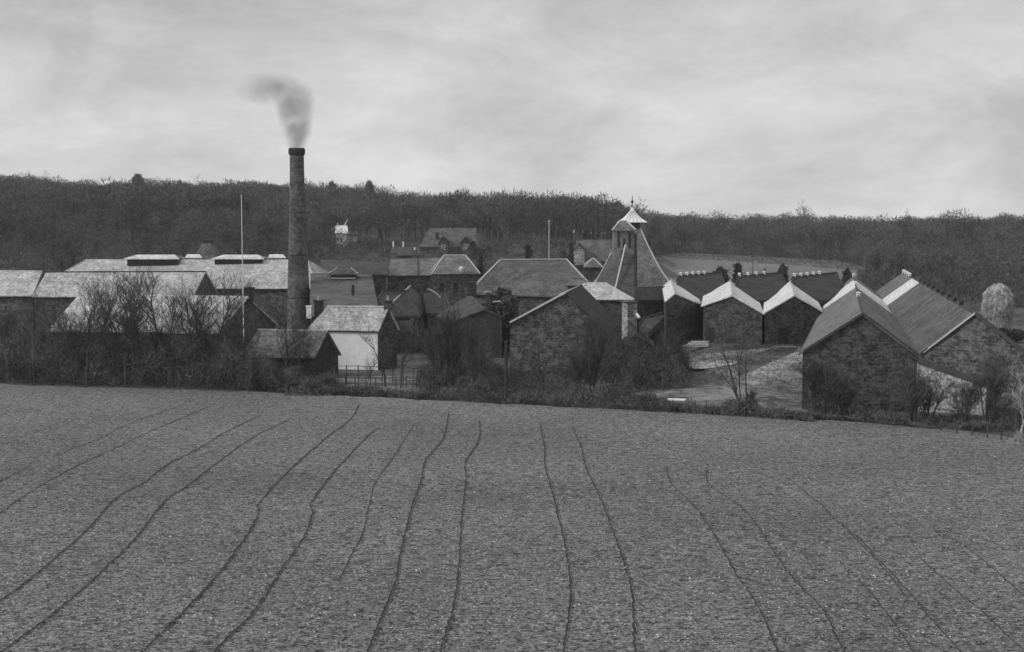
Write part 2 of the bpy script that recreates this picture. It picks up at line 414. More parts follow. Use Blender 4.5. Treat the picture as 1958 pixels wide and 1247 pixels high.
def catmull(pts, n=10):
    out = []; Q = [pts[0]]+pts+[pts[-1]]
    for i in range(1, len(Q)-2):
        p0, p1, p2, p3 = Q[i-1], Q[i], Q[i+1], Q[i+2]
        for k in range(n):
            t = k/n
            out.append(tuple(.5*((2*p1[a])+(-p0[a]+p2[a])*t+(2*p0[a]-5*p1[a]+4*p2[a]-p3[a])*t*t+(-p0[a]+3*p1[a]-3*p2[a]+p3[a])*t**3) for a in (0, 1)))
    out.append(pts[-1]); return out
for pts, s in LINES:
    W3 = [G(*q) for q in pts]; C2 = catmull([(p.x, p.y) for p in W3], 22)
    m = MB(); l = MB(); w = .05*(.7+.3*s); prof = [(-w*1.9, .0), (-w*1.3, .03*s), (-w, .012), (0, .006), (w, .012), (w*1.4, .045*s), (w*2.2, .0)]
    rows = []
    for i, (x, y) in enumerate(C2):
        a = C2[max(0, i-1)]; b = C2[min(len(C2)-1, i+1)]; d = Vector((b[0]-a[0], b[1]-a[1], 0)).normalized(); n = Vector((d.y, -d.x, 0))
        x += n.x*random.gauss(0, .022); y += n.y*random.gauss(0, .022); k = random.uniform(.6, 1.25)
        if i < 2 or i > len(C2)-4: k *= .5
        rows.append([Vector((x+n.x*o*k, y+n.y*o*k, fieldz(x+n.x*o*k, y+n.y*o*k)+h*k+.004)) for o, h in prof])
    for i in range(len(rows)-1):
        for j in range(6):
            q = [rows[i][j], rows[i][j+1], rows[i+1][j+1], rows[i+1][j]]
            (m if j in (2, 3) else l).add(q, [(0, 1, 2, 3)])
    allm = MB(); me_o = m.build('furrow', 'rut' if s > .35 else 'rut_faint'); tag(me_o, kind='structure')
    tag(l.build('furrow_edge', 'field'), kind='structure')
# pale stones lying on the soil
m = MB()
for k in range(2600):
    px, py = random.uniform(-20, 1980), 800+450*random.random()**.8
    p = G(px, py); r = random.uniform(.02, .055)*(1.5 if random.random() < .08 else 1)
    if p.y > edgeY(p.x)-1: continue
    z = fieldz(p.x, p.y)
    V = [Vector((p.x+r*math.cos(t)*random.uniform(.7, 1.3), p.y+r*math.sin(t)*random.uniform(.7, 1.3), z-.01)) for t in np.linspace(0, 5.2, 5)]
    V.append(Vector((p.x, p.y, z+r*.9)))
    m.add(V, [(i, (i+1) % 5, 5) for i in range(5)])
tag(m.build('stones', 'pebble'), 'small pale stones scattered over the sown field', 'stones', kind='stuff')
# ------------------------------------------------------------------ yards, track, pasture
def sheet(name, px, z=.01, mat='yard', world=None, n=6):
    pts = [G(a, b) for a, b in px] if world is None else world
    C2 = catmull([(p.x, p.y) for p in pts]+[(pts[0].x, pts[0].y)], n)[:-1]
    cx = sum(a for a, b in C2)/len(C2); cy = sum(b for a, b in C2)/len(C2)
    V = [Vector((a, b, ground(a, b)+z)) for a, b in C2]+[Vector((cx, cy, ground(cx, cy)+z))]; n_ = len(C2)
    fs = [(i, (i+1) % n_, n_) for i in range(n_)]
    o = mesh(name, V, fs, mat)
    return tag(o, kind='structure')
sheet('yard', [(1150, 775), (1250, 735), (1300, 690), (1440, 668), (1530, 662), (1545, 720), (1545, 798), (1400, 790)], .0, 'yard')
sheet('path', [(1210, 752), (1290, 735), (1330, 737), (1380, 742), (1330, 752), (1230, 762)], .006, 'track')
sheet('path', [(1290, 702), (1400, 690), (1400, 700), (1330, 708)], .006, 'track')
sheet('track', [(1395, 748), (1450, 708), (1490, 688), (1530, 672), (1534, 690), (1500, 708), (1460, 732), (1420, 750)], .012, 'track')
sheet('path', [(1490, 742), (1532, 735), (1532, 758), (1500, 760)], .006, 'track')
sheet('yard', [(560, 742), (640, 722), (830, 722), (960, 740), (960, 764), (700, 752)], .0, 'yard')
# pale pasture beyond the warehouses
V = []; Fc = []; n1_, n2_ = 40, 16
for i in range(n1_):
    px = 1268+(1700-1268)*i/(n1_-1)
    for j in range(n2_):
        Y = 330+(528-330-88*i/(n1_-1))*j/(n2_-1); x = (px-CX)/F*Y
        V.append((x, Y, ground(x, Y)+.05))
for i in range(n1_-1):
    for j in range(n2_-1): Fc.append((i*n2_+j, (i+1)*n2_+j, (i+1)*n2_+j+1, i*n2_+j+1))
tag(mesh('pasture', V, Fc, 'pasture', smooth=True), kind='structure')

# ------------------------------------------------------------------ chimney stack, smoke, flagpole
c = PD(571.8, 640, 199); c.z = 0
sc_ = 199/F
root = thing('factory_chimney', c, 'tall round brick factory chimney with smoke rising from it', 'chimney')
zt = PD(571, 283, 199).z
m = MB(); prof = [(23.5*sc_, 0), (22.2*sc_, 3), (20.6*sc_, 7.5), (19.4*sc_, 10), (16.3*sc_, 17), (14.8*sc_, 20), (13.6*sc_, 24), (13.3*sc_, zt-1.1)]
m.lathe(c, prof, 40); m.build('shaft', 'brick_stack', root, smooth=False)
m = MB(); m.lathe(c+Vector((0, 0, zt-1.1)), [(13.4*sc_, 0), (15.8*sc_, .35), (15.8*sc_, .85), (14.6*sc_, 1.1), (11*sc_, 1.1), (11*sc_, .2)], 40)
m.build('rim', 'slate_soot', root)
for zz in (6, 12, 18):
    m = MB(); r = np.interp(zz, [p[1] for p in prof], [p[0] for p in prof]); m.lathe(c+Vector((0, 0, zz)), [(r, -.06), (r+.05, -.05), (r+.05, .05), (r, .06)], 40); m.build('iron_band', 'iron', root)

def smoke(name, base, hgt, bend, r0, r1, dens, col, label, cat, up_pow=1.0):
    """a plume that widens and leans over: closed box carrying a shaped volume"""
    bx0, bx1 = min(0, bend)-r1*1.3, max(0, bend)+r1*1.3
    m = MB(); V = [(x, y, z) for z in (0.05, hgt+r1) for (x, y) in ((bx0, -r1*1.2), (bx1, -r1*1.2), (bx1, r1*1.2), (bx0, r1*1.2))]
    m.add([Vector(v)+base for v in V], [(3, 2, 1, 0), (4, 5, 6, 7), (0, 1, 5, 4), (1, 2, 6, 5), (2, 3, 7, 6), (3, 0, 4, 7)])
    mt = bpy.data.materials.new(name+'_volume'); mt.use_nodes = True; t = mt.node_tree; t.nodes.clear()
    out = nn(t, 'ShaderNodeOutputMaterial'); pv = nn(t, 'ShaderNodeVolumePrincipled'); t.links.new(pv.outputs[0], out.inputs['Volume'])
    pv.inputs['Color'].default_value = (col,)*3+(1,); pv.inputs['Anisotropy'].default_value = 0
    tc = nn(t, 'ShaderNodeTexCoord'); sx = nn(t, 'ShaderNodeSeparateXYZ'); t.links.new(tc.outputs['Object'], sx.inputs[0])
    def math_(op, a, b=None, c_=None, clamp=False):
        n = nn(t, 'ShaderNodeMath', operation=op); n.use_clamp = clamp
        for i, v in enumerate((a, b, c_)):
            if v is None: continue
            if isinstance(v, (int, float)): n.inputs[i].default_value = v
            else: t.links.new(v, n.inputs[i])
        return n.outputs[0]
    hN = math_('DIVIDE', sx.outputs[2], hgt)
    no = nn(t, 'ShaderNodeTexNoise'); no.inputs['Scale'].default_value = 1.3/r1; no.inputs['Detail'].default_value = 5; no.inputs['Roughness'].default_value = .6; t.links.new(tc.outputs['Object'], no.inputs['Vector'])
    no2 = nn(t, 'ShaderNodeTexNoise'); no2.inputs['Scale'].default_value = .6/r1; t.links.new(tc.outputs['Object'], no2.inputs['Vector'])
    def fc(points):
        n = nn(t, 'ShaderNodeFloatCurve'); cv = n.mapping.curves[0]
        cv.points[0].location = points[0]; cv.points[1].location = points[-1]
        for p in points[1:-1]: cv.points.new(*p)
        n.mapping.update(); t.links.new(hN, n.inputs['Value']); return n.outputs[0]
    cxn = math_('MULTIPLY', fc([(0, 0), (.45, -.0), (.7, .05), (.85, .12), (1, .3)]), bend)
    wob = math_('MULTIPLY', math_('SUBTRACT', no2.outputs[0], .5), r1*.9)
    wob = math_('MULTIPLY', wob, hN)
    dx = math_('ADD', math_('SUBTRACT', sx.outputs[0], cxn), wob)
    rr = math_('MULTIPLY', fc([(0, r0/r1*1.15), (.2, .58), (.5, .78), (.8, .95), (1, 1)]), r1)
    # stretch along the wind near the top
    d2 = math_('SQRT', math_('ADD', math_('MULTIPLY', dx, dx), math_('MULTIPLY', sx.outputs[1], sx.outputs[1])))
    q = math_('SUBTRACT', 1.0, math_('DIVIDE', d2, rr), clamp=True)
    q = math_('POWER', q, .7)
    ex = math_('DIVIDE', math_('SUBTRACT', sx.outputs[0], bend*.55), abs(bend)*.85); ey = math_('DIVIDE', sx.outputs[1], r1*.8); ez = math_('DIVIDE', math_('SUBTRACT', sx.outputs[2], hgt*.84), hgt*.27)
    e2 = math_('SQRT', math_('ADD', math_('ADD', math_('MULTIPLY', ex, ex), math_('MULTIPLY', ey, ey)), math_('MULTIPLY', ez, ez)))
    q2 = math_('SUBTRACT', 1.0, e2, clamp=True)
    nz = nn(t, 'ShaderNodeMapRange'); nz.inputs[1].default_value = .38; nz.inputs[2].default_value = .62; t.links.new(no.outputs[0], nz.inputs[0]); nz.inputs[3].default_value = .35; nz.inputs[4].default_value = 1.35
    fall = fc([(0, 1), (.25, .75), (.55, .5), (.8, .2), (.93, .03), (1, 0)])
    t.links.new(math_('MULTIPLY', math_('MULTIPLY', math_('ADD', math_('MULTIPLY', q, fall), math_('MULTIPLY', q2, .35)), nz.outputs[0]), dens), pv.inputs['Density'])
    V = m.V; o = m.build(name, mt); 
    me = o.data
    for v in me.vertices: v.co -= base
    o.location = base
    return tag(o, label, cat)
top = Vector((c.x, c.y, zt))
smoke('smoke', top, 9.8, -6.6, 1.1, 3.6, .62, .2, 'grey smoke plume rising from the tall chimney and leaning left', 'smoke')

smoke('steam', Vector(((1226-CX)/F*232, 232, 13.2)), 5.5, 6.0, .8, 3.0, .045, .9, 'faint pale steam drifting right of the white kiln cowl', 'steam')
fp = PD(466, 640, 158); b = Vector((fp.x, 158, 0)); tp = PD(461.5, 376, 158)
root = thing('flagpole', b, 'tall thin white flagpole standing in front of the long shed', 'flagpole')
m = MB(); m.bar(b, Vector((tp.x, 158, tp.z)), .075, 8, .035); m.build('pole', 'paint', root)
m = MB(); m.lathe(Vector((tp.x, 158, tp.z)), [(.03, 0), (.08, .08), (.03, .16)], 8); m.build('finial', 'paint', root)
m = MB(); m.box(b, .35, .35, 1.2); m.build('socket', 'timber', root)

# ------------------------------------------------------------------ buildings, left
B = building
B('storage_shed', 'pale roofed shed cut by the left edge, with a dark sloping end verge', 'shed', P(-70, 566, 6.2), P(62, 566, 6.2), P(-50, 520, 9.3), P(80, 521, 9.3),
  wall='stone_mid', roof='slate_light', cap='slate_light', verge=[('FR', 'lead_dark')])
B('storage_shed', 'long pale roofed shed with a grey triangular right gable, behind the bare trees', 'shed', P(66, 567, 6.2), P(368, 566, 6.2), P(92, 523, 9.3), P(390, 522, 9.3),
  wall='stone_mid', roof='slate_light', cap='lead_dark')
r, q = B('malting_hall', 'huge pale roof with two raised louvred ventilators, left of the tall chimney', 'industrial building', P(70, 552, 6), P(606, 552, 6), P(165, 499, 10), P(588, 500, 10),
  hipL=True, hipR=True, wall='stone_mid', roof='slate_light', cap='slate_light')
for (x0, x1, xs_) in ((244, 341, 370), (411, 502, 530)):
    Y = 229
    for (a, bb, y0, y1) in ((x0, x1, 503, 489),):
        A0 = PD(a, y0, Y); B0 = PD(bb, y0, Y); A1 = PD(a+4, y0-7, Y); 
        m = MB(); w = (B0.x-A0.x); cx = (A0.x+B0.x)/2
        m.box((cx, Y+1.2, A0.z-.4), w, 3.0, 1.0); v = m.build('louvre_box', 'iron', r)
        m = MB()
        for k in range(4): m.bar((A0.x+.1, Y-.33, A0.z-.12+.16*k), (B0.x-.1, Y-.33, A0.z-.12+.16*k), .03)
        m.build('louvres', 'timber', v)
        e = .4; zc = A0.z+.58
        slab('ventilator_roof', [[Vector((A0.x-e, Y-.8, zc)), Vector((B0.x+e, Y-.8, zc)), Vector((B0.x+.1-1, Y+1.2, zc+.55)), Vector((A0.x+1.2, Y+1.2, zc+.55))],
                      [Vector((B0.x+e, Y+3.2, zc)), Vector((A0.x-e, Y+3.2, zc)), Vector((A0.x+1.2, Y+1.2, zc+.55)), Vector((B0.x-.9, Y+1.2, zc+.55))]], 'slate_pale', r)
        x2 = PD(xs_, y0, Y+4).x
        m = MB(); m.box(((B0.x+x2)/2+.8, Y+5, A0.z-.1), x2-B0.x+1.2, 2.4, .7); m.build('louvre_box', 'iron', r)
        slab('ventilator_roof', [[Vector((B0.x+.3, Y+3.6, zc+.05)), Vector((x2+1.5, Y+3.6, zc+.05)), Vector((x2+.8, Y+5, zc+.5)), Vector((B0.x+.3, Y+5, zc+.5))]], 'slate_pale', r)
# small pyramid house with chimney behind it
c0 = PD(398, 498, 262); m = MB()
root = thing('kiln_cottage', (c0.x, 262, 0), 'small pyramid roof with a squat square chimney behind the huge pale roof', 'building')
m.box((c0.x, 262, -.5), 5, 5, 8.6); m.build('wall', 'stone_mid', root)
m = MB(); m.box((c0.x, 262, 8.12), 5.6, 5.6, 4, 0, .34); m.build('roof', 'slate_mid', root)
chimney(root, (c0.x+.2, 262, 11.8), 1.7, .9, pots=0, mat='stone_dark')

r, q = B('barn', 'nearest long barn at left, pale roof behind bare trees and a dark right gable', 'barn', P(95, 634, 4.4), P(414, 637, 4.4), P(155, 566, 8.0), P(471, 571, 8.0),
  wall='stone_dark', roof='slate_light', cap='slate_pale')
chimney(r, PD(477, 578, 166), .9, 1.6, mat='slate_soot', pots=0)
r, q = B('small_shed', 'low shed with grey roof and dark pentagonal gable, in front of the whitewashed house', 'shed', P(466, 681, 2.5), P(600, 682, 2.5), P(497, 634, 5.0), P(623, 636, 5.0), BL=None,
  wall='slate_soot', roof='slate_grey', cap='slate_light')
r, q = B('whitewashed_house', 'house with bright whitewashed front wall and pale roof, right of the tall chimney', 'house', P(594, 629, 4.6), P(722, 631, 4.6), P(630, 589, 7.0), P(740, 590, 7.0),
  BR=None, wall='white', roof='slate_light', cap='slate_pale')
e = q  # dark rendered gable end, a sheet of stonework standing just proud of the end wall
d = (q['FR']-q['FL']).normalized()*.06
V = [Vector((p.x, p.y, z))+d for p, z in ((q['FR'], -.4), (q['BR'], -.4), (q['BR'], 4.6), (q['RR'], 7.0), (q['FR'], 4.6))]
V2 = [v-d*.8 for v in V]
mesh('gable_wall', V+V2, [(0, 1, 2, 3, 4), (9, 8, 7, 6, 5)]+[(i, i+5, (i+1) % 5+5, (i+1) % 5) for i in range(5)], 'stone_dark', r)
chimney(r, q['RR']+Vector((.1, .3, -.3)), .9, 1.1, mat='stone_dark')
chimney(r, q['RL']+Vector((-1.4, 1.2, -1.2)), 1.0, 1.9, mat='slate_soot')
chimney(r, q['RL']+Vector((-2.4, 0, -1.2)), .55, 1.3, mat='white', pots=0)
window(r, q['FR'], q['BR'], .5, 1.6, .7, 1.0, 'timber')

# centre-left jumble
r, q = B('still_house', 'broad flat grey roof right of the chimney, carrying a small louvred lantern', 'industrial building', P(596, 606, 5), P(722, 604, 5), P(597, 527, 8.8), P(708, 527, 8.8),
  wall='stone_dark', roof='slate_mid', cap='slate_mid')
c0 = PD(658, 524, 203); m = MB(); m.box((c0.x, 203, 7.6), 3.6, 2.2, 1.4); lb = m.build('lantern', 'iron', r)
m = MB(); m.bar((c0.x-1.75, 201.85, 8.62), (c0.x+1.75, 201.85, 8.62), .09); m.build('lantern_sill', 'paint', lb)
z = 9.05; e1, e2 = 2.15, 1.4
pl = [Vector((c0.x-e1, 203-e2, z)), Vector((c0.x+e1, 203-e2, z)), Vector((c0.x+e1, 203+e2, z)), Vector((c0.x-e1, 203+e2, z)), Vector((c0.x-1.0, 203, z+.8)), Vector((c0.x+1.0, 203, z+.8))]
slab('lantern_roof', [[pl[0], pl[1], pl[5], pl[4]], [pl[2], pl[3], pl[4], pl[5]], [pl[1], pl[2], pl[5]], [pl[3], pl[0], pl[4]]], 'slate_grey', lb)
u = Vector((0, 0, .22))
for a_1, b_1 in ((0, 4), (1, 5)): m = MB(); m.bar(pl[a_1]+u, pl[b_1]+u, .09); m.build('hip_cap', 'lead', lb)
b0 = PD(674, 582, 190)
m = MB(); m.bar(Vector((b0.x, 190, b0.z-.6)), PD(675, 545, 190), .22, 8); m.build('flue_pipe', 'iron', r)
m = MB(); m.box(PD(667, 591, 188), 1.5, .8, .9); m.build('roof_hatch', 'slate_soot', r)
B('back_range', 'mid grey roof behind the lantern roof, right of the chimney', 'building', P(614, 527, 7.4), P(738, 526, 7.2), P(616, 499, 9.3), P(738, 503, 9.0), wall='stone_dark', roof='slate_dark', cap='slate_mid')
r, q = B('slate_range', 'grey slate roof with two dark party lines, left of the small hipped roof', 'building', P(741, 528, 6.5), P(845, 527, 6.5), P(747, 497, 9), P(845, 495, 9),
  wall='stone_mid', roof='slate_grey', cap='slate_grey', verge=[('FL', 'lead_dark')])
A0 = q['FL'].lerp(q['FR'], .56); A1 = q['RL'].lerp(q['RR'], .52); m = MB(); m.bar(A0+Vector((0, 0, .25)), A1+Vector((0, 0, .25)), .16); m.build('party_wall', 'lead_dark', r)
chimney(r, q['RL']+Vector((.5, 1, -.6)), 1.1, 1.7, mat='stone_mid', pots=0); chimney(r, q['RL'].lerp(q['RR'], .46)+Vector((0, 1, -.6)), .8, 2.2, mat='stone_mid', pots=1, potmat='paint')
r, q = B('still_office', 'small hipped roof edged with pale lead, left of the big central hall', 'building', P(826, 525, 7.5), P(917, 524, 7.5), P(850, 490, 10.3), P(890, 490, 10.3),
  hipL=True, hipR=True, wall='stone_mid', roof='slate_grey', cap='lead')
for t in (.2, .5, .8):
    window(r, q['FL'], q['FR'], t, 4.6, .9, 1.4, 'timber')
m = MB(); m.lathe(PD(882, 516, 238.5), [(.12, -.4), (.35, 0), (.42, .3), (.1, .55)], 10); m.build('roof_cowl', 'paint', r)
r, q = B('hall', 'big central hall with large grey hipped roof and pale right hip line', 'industrial building', P(897, 562, 6.0), P(1150, 571, 6), P(957, 499, 10.6), P(1083, 498, 10.6),
  hipL=True, hipR=True, wall='stone_dark', roof='slate_mid', cap='lead')
B('hall_porch', 'tiny low gablet roof set on the right end of the big central hall', 'porch', P(1086, 547, 7.6), P(1117, 547, 7.6), P(1097, 536, 8.2), P(1115, 536, 8.2), wall='stone_dark', roof='slate_grey', cap='slate_grey', base=5)

# dark sheds before the hall
r, q = B('workshop', 'dark roofed workshop with flat black ridge right behind the whitewashed house', 'workshop', P(700, 604, 4.6), P(800, 606, 4.6), P(733, 560, 7.2), P(778, 559, 7.2), hipL=True, hipR=False,
  wall='stone_dark', roof='slate_soot', cap='lead_dark')
r, q = B('workshop', 'low dark gabled workshop with a pale sloping verge, below the slate range', 'workshop', P(790, 612, 4.2), P(818, 580, 5.2), P(752, 580, 6.2), P(784, 550, 7.4),
  wall='stone_dark', roof='slate_dark', cap='timber_pale', caps=True)
r, q = B('workshop', 'small dark shed with curved pale roof edge, between the hipped office and the workshops', 'workshop', P(818, 600, 4.6), P(862, 602, 4.6), P(812, 562, 6.6), P(850, 562, 6.6),
  hipR=True, wall='stone_dark', roof='slate_soot', cap='slate_dark')
m = MB(); prev = None
for k in range(9):
    t = k/8; p = PD(818+24*t, 553+12*t*t+4*t, 178); 
    if prev is not None: m.bar(prev, p, .13)
    prev = p
m.build('curved_verge', 'timber_pale', r)
r, q = B('cart_shed', 'low shed whose sloping grey roof patch stands out among dark roofs', 'shed', P(868, 616, 4.4), P(836, 606, 4.6), P(925, 594, 6.6), P(897, 567, 7.4), BL=P(960, 608, 5.0), BR=P(930, 580, 5.4),
  wall='slate_soot', roof='slate_dark', cap='slate_mid')
chimney(r, PD(903, 566, 184), 1.1, 1.7, mat='slate_soot', pots=0)
r, q = B('cart_shed', 'dark low lean building right of the grey roof patch', 'shed', P(905, 608, 4.6), P(985, 604, 4.6), P(915, 585, 6), P(975, 583, 6), wall='stone_dark', roof='slate_soot', cap='lead_dark')
m = MB(); m.bar(PD(925, 558, 176), PD(940, 557, 176), .14); m.build('pale_coping', 'timber_pale', r); m = MB(); m.bar(PD(942, 577, 174), PD(957, 576, 174), .14)
m.build('pale_coping', 'timber_pale', r)

# the house with the stone gable in the middle foreground
FLc, FRc = P(975, 622, 5.4), P(1160, 640, 4.4); RA = P(1083, 564, 9.0)
back = Vector((2.5, 16, 0))
r, q = B('stone_barn', 'stone gable end in the centre foreground with pale left verge, by the tall dark post', 'barn',
  FLc+back*.0, FLc+back, RA, RA+back, BL=FRc, BR=FRc+back, wall='stone_mid', roof='slate_soot', cap='slate_dark', base=0)
m = MB(); m.bar(FLc+Vector((0, -.3, .35)), RA+Vector((-.1, -.3, .3)), .13); m.build('pale_verge', 'lead', r)

# low pale hipped roof and kilns
r, q = B('boiler_house', 'low pale hipped roof in front of the kiln, dark wall below its black gutter', 'building', P(1092, 573, 6.5), P(1210, 574, 6.5), P(1122, 544, 8.3), P(1157, 544, 8.3),
  hipL=True, hipR=True, wall='stone_dark', roof='slate_light', cap='lead')
pz = PD(1204, 575, 184.5)
root = thing('stone_pier', (pz.x, 184.5, 0), 'pale square stone pier under the eave of the low pale roof', 'pier')
m = MB(); m.box((pz.x, 184.5, -.3), 1.5, 1.3, 6.6, RAD(28)); m.build('shaft', 'stone_pale', root)
m = MB(); m.box((pz.x, 184.5, 6.3), 1.85, 1.7, .16, RAD(28)); m.build('capping', 'slate_mid', root)

# front kiln: steep roof carrying a louvred tower
root = thing('kiln', P(1185, 650, 0), 'front kiln with steep dark roof and narrow louvred tower under a small hipped cap', 'kiln')
yk = 204; root.location = ((1185-CX)/F*yk, yk, 0)
Lc, Fc_, Rc = P(1131, 556, 6.8), P(1172, 572, 6.0), P(1214, 572, 6.0); Bk = Vector((Rc.x-.2, Rc.y+11, 6.4))
tx0, tx1 = PD(1173, 480, 206).x, PD(1211, 480, 206).x
T = [Vector((tx0, 209.5, 12)), Vector((PD(1192, 488, 204).x, 204.6, 12)), Vector((tx1, 204.6, 12)), Vector((tx1, 209.5, 12))]
V = [Lc, Fc_, Rc, Bk]+T
mesh('roof', V, [(0, 1, 5, 4), (1, 2, 6, 5), (2, 3, 7, 6), (3, 0, 4, 7), (4, 5, 6, 7), (3, 2, 1, 0)], 'slate_dark', root)
V = [Vector((v.x, v.y, -.5)) for v in (Lc, Fc_, Rc, Bk)]+[v-Vector((0, 0, .03)) for v in (Lc, Fc_, Rc, Bk)]
mesh('wall', V, [(0, 1, 5, 4), (1, 2, 6, 5), (2, 3, 7, 6), (3, 0, 4, 7), (3, 2, 1, 0), (4, 5, 6, 7)], 'stone_dark', root)
m = MB(); u = Vector((-.02, -.05, .06)); m.bar(Fc_+u, PD(1196, 468, 204.3), .12); m.build('hip_cap', 'lead', root)
m = MB(); m.bar(Lc+u, T[0]+u, .10); m.build('hip_cap', 'slate_light', root)
m = MB(); m.bar(Rc+u+Vector((.1, 0, 0)), T[2]+u+Vector((.1, 0, 0)), .17); m.build('hip_cap', 'iron', root)
tcx = (tx0+tx1)/2; tw = tx1-tx0; zt2 = PD(1190, 442, 206).z
m = MB(); m.box((tcx, 206.6, 10.6), tw, 3.2, zt2-10.6); tower = m.build('tower', 'tower_wall', root)
for k, xx in enumerate((-1.0, 0, 1.0)):
    m = MB(); m.box((tcx+xx*tw*.27, 204.97, 12.9), .26, .1, 2.2 if k != 1 else 1.4); m.build('louvre', 'iron', tower)
m = MB(); m.bar((tx1+.15, 203.4, 5.8), (tx1+.15, 204.5, zt2-.3), .28); m.build('corner_post', 'iron', tower)
m = MB(); m.box((tcx-.15, 204.93, 11.6), .45, .1, .8); m.build('louvre', 'iron', tower)
z = zt2+.02; e = tw/2+.2
pl = [Vector((tcx-e, 204.6, z)), Vector((tcx+e, 204.6, z)), Vector((tcx+e, 208.6, z)), Vector((tcx-e, 208.6, z)), Vector((tcx-.5, 206.6, z+1.3)), Vector((tcx+.45, 206.6, z+1.3))]
cr = slab('cap_roof', [[pl[0], pl[1], pl[5], pl[4]], [pl[2], pl[3], pl[4], pl[5]], [pl[1], pl[2], pl[5]], [pl[3], pl[0], pl[4]]], 'slate_grey', root)
m = MB(); u = Vector((0, 0, .2)); m.bar(pl[0]+u, pl[4]+u, .13); m.bar(pl[1]+u, pl[5]+u, .13); m.bar(pl[4]+u, pl[5]+u, .1); m.build('hip_cap', 'lead', cr)

# rear kiln: concave pagoda roof with white cowl
yk = 226; s = yk/F; kx = (1208-CX)*s
root = thing('kiln', (kx, yk, 0), 'rear kiln with concave pyramid roof topped by a white pagoda cowl and spire', 'kiln')
m = MB(); m.box((kx, yk, -.5), 14, 14, 5.4); m.build('wall', 'stone_dark', root)
def square_lathe(prof, mat, name, rt, cx=kx, cy=yk):
    V = []; Fc = []
    for (h, z) in prof:
        for (i, j) in ((-1, -1), (1, -1), (1, 1), (-1, 1)): V.append(Vector((cx+i*h, cy+j*h, z)))
    for k in range(len(prof)-1):
        for q_ in range(4): Fc.append((k*4+q_, k*4+(q_+1) % 4, k*4+4+(q_+1) % 4, k*4+4+q_))
    Fc += [(3, 2, 1, 0), tuple(range(len(prof)*4-4, len(prof)*4))]
    return mesh(name, V, Fc, mat, rt)
prof = [(7.4, 4.95), (7.2, 5.1), (5.3, 7.2), (3.85, 9.6), (2.3, 12.8), (1.25, 15.4)]
square_lathe(prof, 'slate_grey', 'roof', root)
m = MB()
for (i, j) in ((-1, -1), (1, -1)):
    for (a, b) in zip(prof[1:], prof[2:]): m.bar((kx+i*a[0], yk+j*a[0]-.04, a[1]+.05), (kx+i*b[0], yk+j*b[0]-.04, b[1]+.05), .12)
m.build('hip_cap', 'lead', root)
m = MB(); m.box((kx, yk, 15.35), 2.3, 2.3, 1.0); m.build('louvre_box', 'iron', root)
zc = PD(1208, 424, yk).z; za = PD(1208, 396, yk).z
cw = square_lathe([(26*s, zc-.12), (26*s, zc), (16*s, zc+.55), (9*s, zc+1.2), (4*s, zc+1.75), (.08, za)], 'white', 'cowl', root)
m = MB()
for i in (-.66, -.33, 0, .33, .66): m.bar((kx+i*24*s, yk-25.5*s, zc+.06), (kx+i*4*s, yk-4.5*s, zc+1.72), .035)
m.build('cowl_seams', 'timber_pale', cw)
m = MB(); m.bar((kx, yk, za-.2), (kx, yk, PD(1208, 374, yk).z), .11, 8, .05); m.lathe((kx, yk, PD(1208, 389, yk).z), [(.05, 0), (.24, .2), (.24, .32), (.05, .55)], 10); m.build('spire', 'iron', root)

r, q = B('mash_house', 'dark low range right of the kilns with a black eave line', 'building', P(1214, 575, 6.0), P(1297, 573, 6.0), P(1220, 553, 7.4), P(1283, 551, 7.4), hipR=True, wall='stone_dark', roof='slate_soot', cap='slate_dark')
m = MB(); m.bar(PD(1217, 600, 181), PD(1223, 608, 180.6), .2, 6); m.build('vent_hood', 'paint', r)
B('lean_to', 'small sloping grey lean-to roof at the foot of the dark range by the kilns', 'lean-to', P(1240, 637, 2.8), P(1282, 626, 3.0), P(1230, 612, 4.2), P(1281, 597, 4.8), wall='stone_dark', roof='slate_mid', cap='slate_mid')
ap = P(1213, 644, 4.1); d = Vector((.5, 5, 0))
fl, fr = P(1181, 664, 2.9), P(1247, 662, 2.9)
r, q = B('timber_shed', 'little timber shed with open front and shallow gable, below the pale pier', 'shed', fl, fl+d, ap, ap+d, BL=fr, BR=fr+d, wall='timber', roof='slate_soot', cap='timber', base=0)
for t in (.02, .3, .55, .98):
    p = fl.lerp(fr, t); m = MB(); m.bar((p.x, p.y-.12, -.2), (p.x, p.y-.12, p.z+.1), .09); m.build('post', 'slate_soot', r)
door(r, fl, fr, .72, 0, 1.4, 2.3)
r, q = B('gatehouse', 'tiny roof with pale bargeboards just left of the steep kiln roof', 'lodge', P(1117, 512, 8), P(1151, 512, 8), P(1133.5, 496, 9.3), P(1134.5, 496, 9.3), hipL=True, hipR=True, wall='stone_dark', roof='slate_mid', cap='lead', base=2)

# ------------------------------------------------------------------ warehouses on the right
def vents(root, A, Bp, n, t0=0.05, t1=.95, mat='paint'):
    for k in range(n):
        p = A.lerp(Bp, t0+(t1-t0)*k/max(1, n-1)); m = MB(); m.box(p+Vector((0, 0, .15)), .34, .34, .42); m.box(p+Vector((0, 0, .57)), .5, .5, .12, 0, .4); m.build('ridge_vent', mat, root)
WG = 'bonded warehouses standing side by side'
def wh(label, apF, zF, eL, zL, eR, zR, apB, zB, roofs=None, **k):
    a = P(*apF, zF); b_w = P(*apB, zB); l = P(*eL, zL); r_ = P(*eR, zR); d = b_w-a
    return B('warehouse', label, 'warehouse', l, l+d, a, b_w, BL=r_, BR=r_+d, group=WG, roofs=roofs, base=k.pop('base', None), **k)
